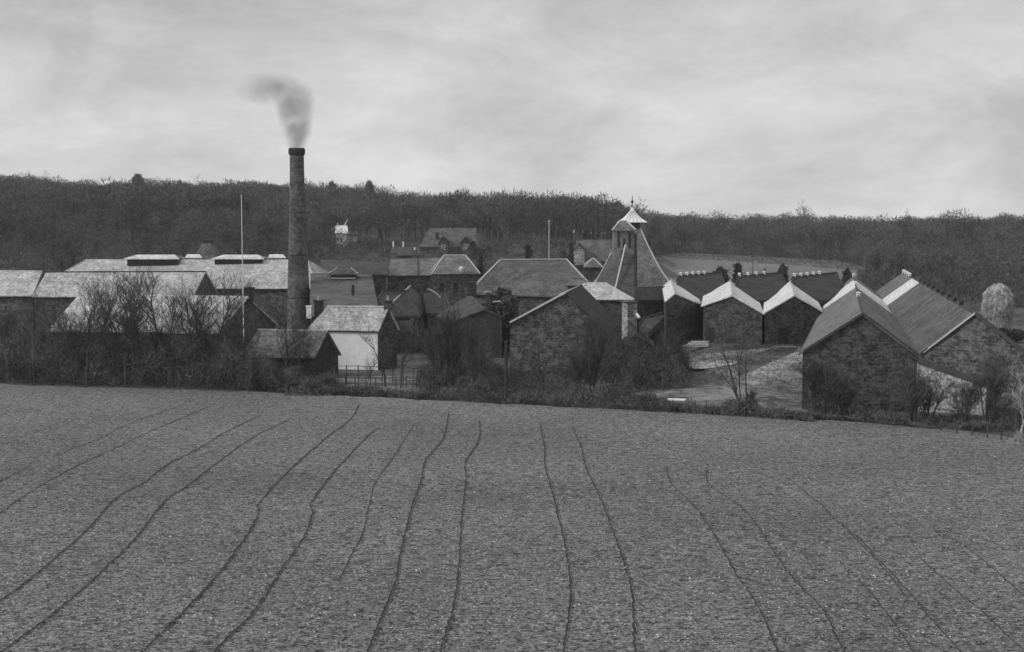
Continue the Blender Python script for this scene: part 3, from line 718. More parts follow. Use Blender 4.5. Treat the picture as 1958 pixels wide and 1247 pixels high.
# across-running dark ranges behind
for (lab, x0, x1, ya, yb, nv) in (('dark roofed range behind the pale roof nearest the kilns, white vents along its ridge', 1296, 1392, 530, 524, 5),
                          ('dark roofed range behind the second pale chevron roof, vents on its left ridge', 1408, 1508, 531, 524, 4),
                          ('dark roofed range behind the third pale chevron roof, with a rounded right end', 1513, 1614, 532, 524, 5)):
    r, q = B('cross_range', lab, 'warehouse', P(x0-8, 575, 6.2), P(x1+6, 575, 6.2), P(x0+3, ya, 8.7), P(x1-14, yb, 8.7), hipL=True, hipR=True, wall='stone_dark', roof='slate_soot', cap='slate_soot', group='dark ranges running across behind the warehouses')
    vents(r, q['RL'], q['RL'].lerp(q['RR'], .62), nv)
r, q = wh('warehouse partly behind the dark kiln range, only its pale right roof slope showing', (1291, 563), 8.0, (1273, 578), 7.2, (1341, 584), 6.2, (1283, 537), 8.1, wall='stone_dark', roof='slate_pale', cap='slate_light')
r, q = wh('warehouse with pale chevron roof and broad dark gable, second from the kilns', (1400, 567), 8.0, (1345, 586), 6.6, (1457, 600), 5.9, (1397, 540), 8.0, wall='stone_dark', roof='slate_pale', cap='slate_light')
door(r, q['FL'], q['BL'], .12, 2.15, 1.1, 1.9, 'iron')
r, q = wh('warehouse with wide pale chevron roof and dark gable, left of the long grey roofed one', (1519, 567), 8.0, (1463, 600), 5.9, (1570, 596), 6.0, (1512, 540), 8.0, wall='stone_dark', roof='slate_pale', cap='slate_light')
door(r, q['FL'], q['BL'], .32, 2.15, 1.2, 2.0, 'iron')
window(r, q['FL'], q['BL'], .72, 4.2, .6, .8, 'timber')
# W3 : long, three roof sheets
a = P(1649, 604, 8.7); b_w = P(1632, 531, 8.7); l = P(1535, 675, 5.4); rr_ = P(1757, 684, 5.2); d = b_w-a
fr3 = P(1588, 563, 5.5)
r, q = B('warehouse', 'nearest warehouse at right, its big dark stone gable facing the field', 'warehouse', l, fr3, a, b_w, BL=rr_, BR=rr_+d, wall='stone_dark', cap='slate_dark', group=WG, base=0,
  roofs=[(0, .60, 'slate_grey', 'front_roof'), (.605, .87, 'slate_pale', 'pale_roof'), (.865, 1, 'slate_grey', 'rear_roof')])
vents(r, q['RL'], q['RR'], 3, .35, .98)
m = MB(); m.bar(q['FL']+Vector((0, -.3, .22)), q['RL']+Vector((0, -.3, .25)), .14); m.build('verge_coping', 'lead_dark', r)
m = MB(); m.bar(q['BL']+Vector((0, -.3, .22)), q['RL']+Vector((0, -.3, .25)), .14); m.build('verge_coping', 'lead_dark', r)
# W4
a = P(1863, 603, 8.6); b_w = P(1727, 524, 8.7); l = P(1759, 678, 5.2); rr_ = P(1975, 690, 5.2); d = b_w-a
r, q = B('warehouse', 'rightmost warehouse with long striped roof, pale verge and wide stone gable', 'warehouse', l, l+d, a, b_w, BL=rr_, BR=rr_+d, wall='stone_mid', cap='slate_dark', group=WG, base=0,
  roofs=[(0, .40, 'slate_mid', 'front_roof'), (.404, .66, 'slate_mid', 'middle_roof'), (.665, .80, 'slate_pale', 'pale_roof'), (.815, 1, 'slate_grey', 'rear_roof')])
vents(r, q['RL'], q['RR'], 9, .12, .66, 'iron'); vents(r, q['RL'], q['RR'], 4, .86, .99)
m = MB(); m.bar(q['FL']+Vector((.2, -.3, .22)), q['RL']+Vector((0, -.3, .25)), .11); m.build('verge_coping', 'lead', r)
m = MB(); m.bar(q['BL']+Vector((0, -.3, .22)), q['RL']+Vector((0, -.3, .25)), .14); m.build('verge_coping', 'lead_dark', r)
# yard wall sloping down to the right
A = P(1757, 692, 5.0); Bp = PD(1886, 738, 121.5); A2 = Vector((A.x, A.y-.2, 0)); 
root = thing('yard_wall', ((A.x+Bp.x)/2, (A.y+Bp.y)/2, 0), 'stone yard wall whose dark coping slopes down to the right, dark bushes against it', 'wall')
n = Vector((0, .5, 0)); V = [Vector((A.x, A.y, -.4)), Vector((Bp.x, Bp.y, -.4)), Bp, A]; V += [v+n for v in V]
mesh('masonry', V, [(0, 1, 2, 3), (7, 6, 5, 4), (1, 5, 6, 2), (0, 3, 7, 4), (3, 2, 6, 7), (4, 5, 1, 0)], 'stone_pale', root)
m = MB(); m.bar(A+Vector((0, .25, .1)), Bp+Vector((.1, .25, .1)), .38); m.build('coping', 'lead_dark', root)

# ------------------------------------------------------------------ houses on the slope behind
r, q = B('villa', 'big pale roofed villa on the wooded slope with two dark dormer gables', 'house', PD(803, 472, 352), PD(912, 472, 352), PD(822, 438, 358), PD(908, 438, 358), hipL=True, wall='stone_mid', roof='slate_mid', cap='slate_grey')
for (xx, w) in ((848, 2.2), (890, 2.2)):
    c0 = PD(xx, 470, 350.5); m = MB(); z0 = c0.z
    m.add([Vector((c0.x-w/2, 350.5, z0-2)), Vector((c0.x+w/2, 350.5, z0-2)), Vector((c0.x+w/2, 350.5, z0+.6)), Vector((c0.x, 350.5, z0+2)), Vector((c0.x-w/2, 350.5, z0+.6))]+
          [Vector((c0.x-w/2, 356, z0-2)), Vector((c0.x+w/2, 356, z0-2)), Vector((c0.x+w/2, 356, z0+.6)), Vector((c0.x, 356, z0+2)), Vector((c0.x-w/2, 356, z0+.6))],
          [(0, 1, 2, 3, 4), (9, 8, 7, 6, 5), (1, 6, 7, 2), (0, 4, 9, 5)]); dm = m.build('dormer', 'stone_mid', r)
    A_, B_ = Vector((c0.x-w/2-.3, 0, z0+.4)), Vector((c0.x+w/2+.3, 0, z0+.4)); R_ = Vector((c0.x, 0, z0+2.08))
    f = lambda p, y: Vector((p.x, y, p.z))
    slab('dormer_roof', [[f(A_, 350.1), f(R_, 350.1), f(R_, 356), f(A_, 356)][::-1], [f(B_, 350.1), f(R_, 350.1), f(R_, 356), f(B_, 356)]], 'slate_soot', dm)
    window(dm, (c0.x-w/2, 350.5, 0), (c0.x+w/2, 350.5, 0), .5, z0-.9, .8, 1.1)
chimney(r, PD(836, 456, 354), .8, 1.3, mat='slate_soot', pots=0)
r, q = B('white_lodge', 'small white roofed lodge high on the wooded slope with an upturned white finial', 'house', PD(642, 446, 372), PD(664, 446, 372), PD(644, 433, 375), PD(662, 433, 375), wall='white', roof='white', cap='white')
m = MB(); p = q['RR']; m.bar(p+Vector((-.6, 0, 0)), p+Vector((.4, 0, 2.0)), .28, 4, .06); m.build('bargeboard', 'paint', r)
m = MB(); p = q['RL']; m.bar(p+Vector((-1.6, 0, -1)), p+Vector((.4, 0, .4)), .16); m.bar(p+Vector((.2, 0, -.2)), p+Vector((.2, 0, 1.0)), .13); m.build('bargeboard', 'paint', r)
B('white_lodge_wing', 'grey verandah wing joined to the right side of the white lodge', 'house', PD(664, 449, 371), PD(684, 450, 371), PD(664, 444, 374), PD(682, 445, 374), wall='stone_pale', roof='slate_dark', cap='slate_mid')
r, q = B('gabled_house', 'grey roofed house behind the small bargeboard roof, with a pale left dormer gable', 'house', PD(1096, 500, 322), PD(1178, 500, 322), PD(1104, 461, 328), PD(1176, 461, 328), wall='stone_mid', roof='slate_mid', cap='slate_grey')
c0 = PD(1108, 490, 319); z0 = c0.z; w = 2.3; m = MB()
m.add([Vector((c0.x-w/2, 319, z0-2)), Vector((c0.x+w/2, 319, z0-2)), Vector((c0.x+w/2, 319, z0+1.2)), Vector((c0.x, 319, z0+2.8)), Vector((c0.x-w/2, 319, z0+1.2))]+
      [Vector((c0.x-w/2, 326, z0-2)), Vector((c0.x+w/2, 326, z0-2)), Vector((c0.x+w/2, 326, z0+1.2)), Vector((c0.x, 326, z0+2.8)), Vector((c0.x-w/2, 326, z0+1.2))],
      [(0, 1, 2, 3, 4), (9, 8, 7, 6, 5), (1, 6, 7, 2), (0, 4, 9, 5)]); dm = m.build('dormer', 'stone_pale', r)
A_, B_ = Vector((c0.x-w/2-.3, 0, z0+1.0)), Vector((c0.x+w/2+.3, 0, z0+1.0)); R_ = Vector((c0.x, 0, z0+2.9)); f = lambda p, y: Vector((p.x, y, p.z))
slab('dormer_roof', [[f(A_, 318.6), f(R_, 318.6), f(R_, 326), f(A_, 326)][::-1], [f(B_, 318.6), f(R_, 318.6), f(R_, 326), f(B_, 326)]], 'slate_dark', dm)
window(dm, (c0.x-w/2, 319, 0), (c0.x+w/2, 319, 0), .5, z0-.4, .8, 1.3)
r, q = B('terrace', 'dim low roof with slender white chimney pots beyond the slate range', 'house', PD(748, 489, 285), PD(802, 489, 285), PD(752, 474, 289), PD(798, 474, 289), wall='stone_mid', roof='slate_dark', cap='slate_mid')
for xx, yy in ((752, 464), (771, 464), (794, 478)):
    m = MB(); p = PD(xx, yy+9, 289); m.bar(p, PD(xx, yy-2, 289), .16, 8); m.build('chimney_pot', 'paint', r)
for (a, bb) in ((598, 560), ):
    pass

# poles
def pole(px, y0, y1, Y, r, mat, label, cross=False):
    t = PD(px, y0, Y); g = ground(t.x, Y); root = thing('utility_pole', (t.x, Y, g), label, 'pole')
    m = MB(); m.bar((t.x, Y, g-.3), (t.x, Y, t.z), r, 8, r*.7); m.build('post', mat, root)
    if cross:
        for k in (0, .5): m = MB(); m.bar((t.x-.55, Y-.05, t.z-.3-k), (t.x+.55, Y-.05, t.z-.3-k), .05); m.build('crossarm', mat, root)
pole(1050, 420, 497, 262, .16, 'timber_pale', 'pale wooden utility pole behind the ridge of the central hall', True)
pole(1440, 484, 530, 330, .1, 'timber', 'thin dark utility pole in the pale pasture behind the warehouses', True)
t = PD(967, 655, 133); root = thing('dark_post', (t.x, 133, 0), 'tall thick dark post left of the central stone gable, at the field edge', 'post')
m = MB(); m.bar((t.x, 133, -.3), (t.x+.05, 133, t.z), .2, 8, .15); m.build('post', 'slate_soot', root)
m = MB(); m.lathe((t.x+.05, 133, t.z), [(.18, 0), (.2, .06), (.05, .2)], 8); m.build('cap', 'slate_soot', root)

# fences
def fence(pts, h, posts, rails, mat, label, r=.05):
    root = thing('fence', (pts[0].x, pts[0].y, ground(pts[0].x, pts[0].y)), label, 'fence')
    cum = [0]
    for a, b in zip(pts, pts[1:]): cum.append(cum[-1]+(b-a).length)
    def at(s):
        for i in range(len(pts)-1):
            if s <= cum[i+1]+1e-6: return pts[i].lerp(pts[i+1], (s-cum[i])/(cum[i+1]-cum[i]))
        return pts[-1]
    n = posts; P0 = None
    for k in range(n):
        p = at(cum[-1]*k/(n-1)); g = ground(p.x, p.y); m = MB(); lean = random.uniform(-.06, .06)
        m.bar((p.x, p.y, g-.3), (p.x+lean, p.y, g+h*random.uniform(.95, 1.1)), r*1.4); m.build('post', mat, root)
        if P0 is not None:
            for j in range(rails):
                z = h*(.35+.6*j/max(1, rails-1)); m = MB(); m.bar((P0[0], P0[1]-.06, P0[2]+z), (p.x, p.y-.06, g+z+random.uniform(-.04, .04)), r*.7); m.build('rail', mat, root)
        P0 = (p.x, p.y, g)
fence([G(640, 737), G(735, 738), G(830, 745)], 2.1, 10, 2, 'timber', 'dark post and rail fence in front of the whitewashed house')
fence([PD(622, 748, 146), PD(835, 752, 145)], 1.1, 12, 2, 'timber', 'low rail fence along the field edge below the whitewashed house')
fence([PD(640, 458, 366), PD(690, 462, 362), PD(738, 468, 356)], 1.2, 14, 3, 'timber', 'dark fence descending the slope right of the white lodge')
fence([Vector(((x-CX)/F*Y, Y, 0)) for x, Y in ((1275, 500), (1400, 474), (1520, 448), (1640, 423))], 1.3, 40, 2, 'timber', 'fence line along the top of the pale pasture', .06)
fence([G(1800, 828), G(1880, 838), G(1942, 848)], .9, 6, 1, 'timber', 'low dark fence along the field edge at far right')
g = G(1943, 838); root = thing('gate_post', g, 'stout dark gate post at the far right end of the field edge', 'post')
m = MB(); m.box(g, .2, .2, 2.3); m.build('post', 'timber', root); m = MB(); m.box(g+Vector((0, 0, 2.3)), .26, .26, .1, 0, .5); m.build('cap', 'timber', root)
# the leaning pale pole and plank near the shed
g = PD(519, 725, 146); g.z = .1; root = thing('leaning_pole', (g.x, 146, 0), 'short pale leaning pole in the dark thicket before the low shed', 'pole')
m = MB(); m.bar((g.x, 146, 2.0-1.4), PD(526, 698, 146), .09, 6); m.build('pole', 'paint', root)
m = MB(); m.bar((g.x, 146, .6), PD(475, 727, 146), .03, 4); m.build('wire', 'timber_pale', root)
# planks, trough, haystack
g = G(1335, 664); root = thing('plank_stack', g, 'stack of pale planks lying in the yard before the warehouses', 'planks')
for k in range(4):
    m = MB(); m.box(g+Vector((k*.2-.3, .3*k, .05+.16*k)), 3.0-.3*k, .5, .12, RAD(-14+3*k)); m.build('plank', 'timber_pale', root)
g = G(1294, 772); root = thing('trough', g, 'small bright pale trough on the rough grass at the field edge', 'trough')
m = MB(); m.box(g, 1.6, .6, .35, RAD(-12), 1.08); m.build('basin', 'white', root); m = MB(); m.box(g+Vector((0, 0, .352)), 1.75, .72, .1, RAD(-12)); m.build('rim', 'white', root)
hx = PD(1908, 600, 178); g = Vector((hx.x, 178, 0)); root = thing('haystack', g, 'rounded pale haystack behind the rightmost warehouse roof', 'haystack')
ht = PD(1908, 542, 178).z
m = MB(); V = []; Fc = []; n = 28; pr = [(1.35, 3.2), (1.6, 4.4), (1.85, 5.6), (1.9, 6.6), (1.72, ht-1.3), (1.2, ht-.55), (.6, ht-.12), (.1, ht)]
for i, (rr_, z) in enumerate(pr):
    for k in range(n):
        q_ = rr_*random.uniform(.93, 1.07)*(1+.06*math.sin(3*k*2*math.pi/n)); t = 2*math.pi*k/n; V.append(g+Vector((q_*math.cos(t), q_*math.sin(t), z*1.0+random.uniform(-.08, .08))))
for i in range(len(pr)-1):
    for k in range(n): Fc.append((i*n+k, i*n+(k+1) % n, (i+1)*n+(k+1) % n, (i+1)*n+k))
Fc += [tuple(range(n-1, -1, -1)), tuple(range((len(pr)-1)*n, len(pr)*n))]; m.add(V, Fc); m.build('hay', 'hay', root)
m = MB()
for k in range(1500):
    z = random.uniform(1.5, ht); rr_ = np.interp(z, [p[1] for p in pr], [p[0] for p in pr]); t = random.uniform(0, 6.28); p = g+Vector((rr_*math.cos(t), rr_*math.sin(t), z)); m.strip(p, p+Vector((math.cos(t)*.25, math.sin(t)*.25, -random.uniform(.1, .45))), .03)
m.build('straw', 'hay', root)
m = MB(); m.lathe(g, [(1.5, 0), (1.7, .4), (1.6, 2.2), (1.3, 3.25)], 20); m.build('stack_base', 'hay', root)

# ------------------------------------------------------------------ trees
def grow(trunkM, crownM, base, height, spread, seed, r0=.16, stems=1, twigw=.018, levels=4, nb=(5, 8), ro=1.0):
    rnd = random.Random(seed)
    def branch(p, d, L, r, lev):
        nseg = 4 if lev == 0 else 3; pts = [p]; dd = d.copy()
        for k in range(nseg):
            dd = (dd+Vector((rnd.gauss(0, .10), rnd.gauss(0, .10), rnd.gauss(0, .06)+(.05 if lev else 0)))).normalized()
            pts.append(pts[-1]+dd*L/nseg)
        for k in range(nseg):
            ra = r*(1-.75*k/nseg); rb = r*(1-.75*(k+1)/nseg)
            if lev == 0: trunkM.bar(pts[k], pts[k+1], ra, 7, rb, cap=(k == 0))
            elif lev < levels-1: crownM.bar(pts[k], pts[k+1], max(ra, twigw), 3, max(rb, twigw*.8), cap=False)
            else: crownM.bar(pts[k], pts[k+1], twigw*(1-.25*k), 3, twigw*(.8-.25*k), cap=False)
        if lev < levels:
            n = rnd.randint(*nb)+(4 if lev == 0 else 0)
            for i in range(n):
                t = rnd.uniform(.28 if lev == 0 else .15, 1.0); k = min(nseg-1, int(t*nseg)); q = pts[k].lerp(pts[k+1], t*nseg-k)
                side = Vector((rnd.gauss(0, 1), rnd.gauss(0, 1), rnd.gauss(0, .35))).normalized()
                nd = (dd*.75+side*spread+Vector((0, 0, .25))).normalized()
                if lev+1 >= levels:
                    e = q+nd*L*rnd.uniform(.35, .6); crownM.bar(q, e, twigw*.9, 3, twigw*.4, cap=False)
                else: branch(q, nd, L*rnd.uniform(.38, .62)*(1.15-.3*t), max(r*.42, twigw), lev+1)
    if stems > 1: trunkM.lathe(base-Vector((0, 0, .1)), [(.42*ro, 0), (.36*ro, .12), (.1*ro, .2)], 9)
    for s_ in range(stems):
        a = rnd.uniform(0, 6.28); o = Vector((math.cos(a), math.sin(a), 0))*(0 if stems == 1 else rnd.uniform(.05, .35)*ro)
        d = Vector((o.x*.7/max(ro, 1)*1.2 if stems > 1 else rnd.gauss(0, .04), o.y*.7/max(ro, 1) if stems > 1 else rnd.gauss(0, .04), 1)).normalized()
        branch(base+o, d, height*(1 if stems == 1 else rnd.uniform(.75, 1)), r0, 0)
PROTO = {}
def proto(kind, **k):
    tr, cr = MB(), MB(); grow(tr, cr, Vector(), **k)
    t = thing('bare_tree', (0, 0, 0), 'x', 'tree'); a = tr.build('trunk', k.get('bk', 'bark') if False else 'bark', t); b = cr.build('crown', 'twig', t)
    PROTO[kind] = [t, a, b, False]; print(kind, len(cr.F))
def place(kind, loc, s=1.0, rz=0, label=None, group=None, name='bare_tree', cat='tree', sz=None, mats=None):
    pr = PROTO[kind]
    t = pr[0].copy(); COL.objects.link(t); t.name = name
    t.location = loc; t.rotation_euler = (0, 0, rz); t.scale = (s, s, sz or s); t['label'] = label; t['category'] = cat
    if group: t['group'] = group
    for o in pr[1:3]:
        c = o.copy(); COL.objects.link(c); c.parent = t
        if mats: 
            c.data = c.data.copy(); c.data.materials.clear(); c.data.materials.append(MT[mats])
    return t
proto('tall', height=7.5, spread=.55, seed=1, r0=.15, levels=3, nb=(5, 7), twigw=.017)
proto('tall2', height=7.5, spread=.7, seed=5, r0=.17, levels=3, nb=(5, 8), twigw=.017)
proto('round', height=5.5, spread=1.0, seed=3, r0=.18, levels=3, nb=(8, 10), twigw=.02)
proto('shrub', height=3.6, spread=.55, seed=9, r0=.06, stems=7, levels=2, nb=(7, 10), twigw=.018)
proto('stems', height=6.0, spread=.28, seed=12, r0=.085, stems=6, levels=2, nb=(8, 10), twigw=.018)
proto('bushy', height=2.6, spread=.8, seed=14, r0=.05, stems=9, levels=2, nb=(6, 8), twigw=.016)
proto('open', height=6.8, spread=.34, seed=36, r0=.085, stems=5, levels=2, nb=(2, 3), twigw=.02, ro=2.6)
def evergreen(rnd, hgt, w, n=900, cone=True):
    tr, cr = MB(), MB(); tr.bar((0, 0, 0), (0, 0, hgt*.9), w*.09, 6, w*.03)
    for k in range(n):
        t = rnd.random()**.8; z = hgt*(.12+.88*t)
        rr = w*(1-t)*1.0 if cone else w*math.sqrt(max(0, 1-(2*t-1)**2))*(.8+.3*rnd.random())
        rr *= rnd.uniform(0, 1.1)**.55; a = rnd.uniform(0, 6.28); p = Vector((rr*math.cos(a), rr*math.sin(a), z)); e = p+Vector((rnd.gauss(0, .2)*w, rnd.gauss(0, .2)*w, rnd.gauss(.02, .14)*w))
        random.seed(k); cr.strip(p, e, w*.07)
    return tr, cr
for nm, sd_, cone in (('conifer', 3, True), ('holly', 4, False)):
    tr, cr = evergreen(random.Random(sd_), 6, 1.5 if cone else 2.0, 2600, cone)
    t = thing('conifer', (0, 0, 0), 'x', 'tree'); t.scale = (1, 1, 1); a = tr.build('trunk', 'bark', t); b = cr.build('crown', 'needle', t); PROTO[nm] = [t, a, b, False]
random.seed(21)
def gp(px, Y, dz=0):
    x = (px-CX)/F*Y; return Vector((x, Y, ground(x, Y)+dz))
# the thicket of bare trees at the left: (px, depth, height scale)
TG = 'bare trees of the thicket on the left'
LT = [(14, 158), (40, 153), (70, 160), (98, 155), (128, 150), (140, 160), (182, 153), (205, 149), (228, 158), (250, 152), (262, 157), (300, 150), (318, 155), (340, 160), (362, 152),
      (385, 157), (402, 150), (428, 154), (455, 149), (20, 166), (60, 148), (112, 164), (160, 147), (236, 146), (285, 163), (330, 146), (412, 160), (440, 147)]
for i, (px, Y) in enumerate(LT):
    k = ('tall', 'tall2', 'tall', 'round')[i % 4]; hh = random.uniform(.8, 1.15)
    if px < 130: hh *= .8
    place(k, gp(px, Y), hh, random.uniform(0, 6.28), ('slender bare tree', 'wide crowned bare tree')[i % 4 == 3]+(' in the thicket at the far left, before the storage shed' if px < 95 else ' in the thicket before the left half of the long barn roof' if px < 245 else ' in the thicket before the right half of the long barn roof' if px < 414 else ' in the thicket before the dark barn gable'), TG)
place('tall2', gp(206, 150), 1.25, 1.1, 'tallest dark bare tree of the left thicket, its crown over the pale roofs')
place('tall', gp(308, 151), 1.2, 2.1, 'tall thin bare tree standing before the bright patch of the long barn roof')
for i, (px, Y, s_, lab) in enumerate([(541, 146, .95, 'bare tree with thick dark trunk in front of the low shed roof'), (572, 148, .62, 'thin bare tree in front of the low shed roof, right of the thick trunk'),
        (556, 149, .6, 'thin bare sapling close beside the thick trunk before the low shed'), (590, 150, .5, 'small bare sapling left of the dark shed gable'), (735, 147, .6, 'bare tree at the right corner of the whitewashed house'),
        (765, 145, .7, 'slender bare tree right of the whitewashed house behind the rail fence'), (700, 146, .35, 'tiny twiggy tree in front of the white wall'),
        (1040, 140, .5, 'small bare tree before the central stone gable')]):
    place('tall' if i % 2 else 'tall2', gp(px, Y), s_, i*1.3, lab)
place('stems', gp(845, 141), 1.0, .3, 'dense dark multi stemmed tree left of the pale wall patch')
place('stems', gp(868, 143), .95, 1.3, 'second dense multi stemmed tree, just right of its twin before the dark sheds')
place('stems', gp(905, 140), .9, 2.2, 'dark many stemmed tree left of the tall dark post')
place('round', gp(890, 150), .85, 2.9, 'round bare tree behind the many stemmed trees before the cart sheds')
place('round', gp(830, 152), .8, .9, 'round bare tree against the dark workshops')
place('stems', gp(1132, 133), 1.05, .8, 'fan shaped bare tree of many straight stems in front of the stone gable', name='bare_tree')
place('shrub', gp(1118, 134), 1.1, .2, 'bare shrub at the foot of the fan shaped tree')
place('open', gp(1432, 124), .98, 2.0, 'open bare tree with four upright stems in front of the yard track')
place('shrub', gp(1440, 125), .5, 1.0, 'bare shrub around the foot of the four stemmed tree')
for i, (px, Y, k, s_, lab) in enumerate([(1190, 146, 'round', .75, 'dark bare tree left of the little timber shed'), (1235, 147, 'round', .8, 'dark bare tree hiding the little timber shed'), (1262, 146, 'tall2', .62, 'dark bare tree right of the little timber shed'),
        (1285, 149, 'round', .62, 'low dark bare tree at the left side of the yard'), (1160, 144, 'tall2', .65, 'dark bare tree behind the fan shaped tree'),
        (1560, 124, 'stems', .62, 'dark bare tree against the left corner of the nearest warehouse'), (1590, 123, 'bushy', 1.5, 'dark bush at the left foot of the big stone gable'), (1620, 123.5, 'bushy', .9, 'small dark bush at the foot of the big stone gable'),
        (1752, 119, 'bushy', 1.45, 'dark bush at the right foot of the big stone gable'), (1780, 120, 'bushy', 1.2, 'dark bush against the left end of the sloping yard wall'),
        (1848, 118, 'shrub', .85, 'narrow dark shrub against the middle of the sloping yard wall'), (1900, 117.5, 'shrub', 1.25, 'tall dark shrub at the right end of the sloping yard wall')]):
    place(k, gp(px, Y), s_, i*.9, lab, name='bush' if k in ('bushy', 'shrub') else 'bare_tree', cat='bush' if k in ('bushy', 'shrub') else 'tree')
place('tall2', gp(1958, 108), .62, .4, 'pale branched tree cut by the right edge beside the gate post', mats='bark_pale')
place('bushy', gp(1958, 106), .35, .4, 'pale bush at the foot of the pale tree on the right edge', mats='bark_pale', name='bush', cat='bush')
for px, Y, s_, sx_, lab, kd in [(1010, 268, .72, 1, 'dark pointed conifer behind the ridge of the central hall', 'conifer'), (919, 252, .62, .7, 'slim dark conifer between the hipped office and the central hall', 'conifer'),
        (1078, 262, .42, 1, 'low dark evergreen bush at the right end of the hall ridge', 'holly'), (1411, 240, .7, 1, 'dark conifer behind the second warehouse roof', 'conifer'), (1378, 242, .48, 1, 'small round evergreen left of the dark conifer behind the warehouses', 'holly'),
        (1497, 236, .62, 1, 'round dark evergreen behind the third warehouse roof', 'holly'), (1462, 242, .42, .8, 'tiny conifer on the pasture edge between two evergreens', 'conifer'), (1620, 236, .62, .8, 'dark evergreen behind the peak of the long grey roofed warehouse', 'holly'),
        (960, 178, 1.0, .8, 'round dark evergreen in front of the left end of the central hall', 'holly'), (1092, 300, .75, .6, 'slim dark conifer left of the gabled house on the slope', 'conifer'),
        (905, 342, .95, .8, 'dark conifer at the right end of the pale roofed villa', 'conifer')]:
    p = gp(px, Y); place(kd, p, s_, px, lab, name='conifer' if kd == 'conifer' else 'evergreen_tree')
# correct heights of a few that stand behind roofs
for o in [o for o in COL.objects if o.get('label', '') and o.type == 'EMPTY' and ('behind the' in o['label'] and o['category'] == 'tree' and o.location.y > 230 and o.location.y < 270)]:
    pxh = {'dark pointed conifer behind the ridge of the central hall': 470, 'dark conifer behind the second warehouse roof': 506, 'small round evergreen left of the dark conifer behind the warehouses': 514,
           'round dark evergreen behind the third warehouse roof': 508, 'dark evergreen behind the peak of the long grey roofed warehouse': 517}.get(o['label'])
    if pxh:
        zt_ = PD(979, pxh, o.location.y).z; kx_ = 1.5 if 'onifer' in o['label'] else .72; o.scale = (o.scale[0]*kx_, o.scale[1]*kx_, (zt_-o.location.z)/6.0)
for o in [o for o in COL.objects if o.get('label', '') in ('tiny conifer on the pasture edge between two evergreens', 'slim dark conifer between the hipped office and the central hall', 'low dark evergreen bush at the right end of the hall ridge', 'round dark evergreen in front of the left end of the central hall', 'slim dark conifer left of the gabled house on the slope', 'dark conifer at the right end of the pale roofed villa')]:
    pxh = {'tiny': 517, 'slim dark conifer b': 486, 'low': 481, 'round': 556, 'slim dark conifer l': 467, 'dark conifer at': 462}
    for k_, v_ in pxh.items():
        if o['label'].startswith(k_): o.scale = (o.scale[0], o.scale[1], (PD(979, v_, o.location.y).z-o.location.z)/6.0)
# skyline trees that stand out
SG = 'trees standing out on the skyline of the wood'
for px, lab in ((1890, 'round dark evergreen bush left of the haystack foot'), (1918, 'dark evergreen bush right in front of the haystack foot'), (1946, 'dark evergreen bush right of the haystack')):
    p = gp(px, 171+(px % 5)); place('holly', p, .6, px, lab, sz=max(.12, (PD(px, 628-(px % 7), 172).z-p.z)/6.6), name='bush', cat='bush')
for px, top_, lab, kd in [(636, 350, 'small dark pine poking above the wood right of the tall chimney', 'holly'), (708, 349, 'flat topped dark pine on the skyline above the villa', 'holly'), (268, 336, 'dark round tree crown highest on the left skyline', 'holly'),
        (347, 348, 'dark tree crown on the skyline left of the flagpole', 'holly'), (1180, 388, 'dark rounded tree on the skyline just left of the white cowl', 'holly')]:
    Y = 690; p = gp(px, Y); zt_ = PD(px, top_, Y).z; place(kd, p, 1.7 if px == 268 or px == 1180 else 1.2, px, lab, group=SG, sz=(zt_-p.z)/6.0, name='pine_tree')
for px, top_, lab in [(95, 339, 'bare tree rising from the skyline at far left'), (380, 347, 'bare tree crown on the skyline above the flagpole'), (968, 372, 'bare tree tuft on the skyline near the middle of the wood'), (1145, 388, 'broad bare tree on the skyline left of the white cowl'),
        (1225, 390, 'bare tree on the skyline right of the white cowl spire'), (1530, 396, 'airy bare tree on the skyline above the third warehouse'), (1735, 413, 'bare tree on the skyline above the rightmost warehouse')]:
    Y = 685; p = gp(px, Y); zt_ = PD(px, top_, Y).z; place('round', p, 2.2, px, lab, group=SG, sz=(zt_-p.z)/7.2)
for pr in PROTO.values():
    for o in pr[:3][::-1]: bpy.data.objects.remove(o)

# ------------------------------------------------------------------ masses nobody could count
def npmesh(name, V, Fq, mat, k=4):
    me = bpy.data.meshes.new(name); n = len(Fq)
    me.vertices.add(len(V)); me.vertices.foreach_set('co', np.asarray(V, np.float32).ravel())
    me.loops.add(n*k); me.loops.foreach_set('vertex_index', np.asarray(Fq, np.int32).ravel())
    me.polygons.add(n); me.polygons.foreach_set('loop_start', np.arange(0, n*k, k, dtype=np.int32))
    me.update(calc_edges=True); me.materials.append(MT[mat]); o = bpy.data.objects.new(name, me); COL.objects.link(o); return o
def twigs(P0, P1, w):
    """N thin quads between P0 and P1"""
    d = P1-P0; u = np.cross(d, rng.normal(size=d.shape)); u /= np.linalg.norm(u, axis=1)[:, None]+1e-9; u *= np.asarray(w).reshape(-1, 1)
    V = np.stack([P0-u, P0+u, P1+u*.35, P1-u*.35], 1).reshape(-1, 3); return V
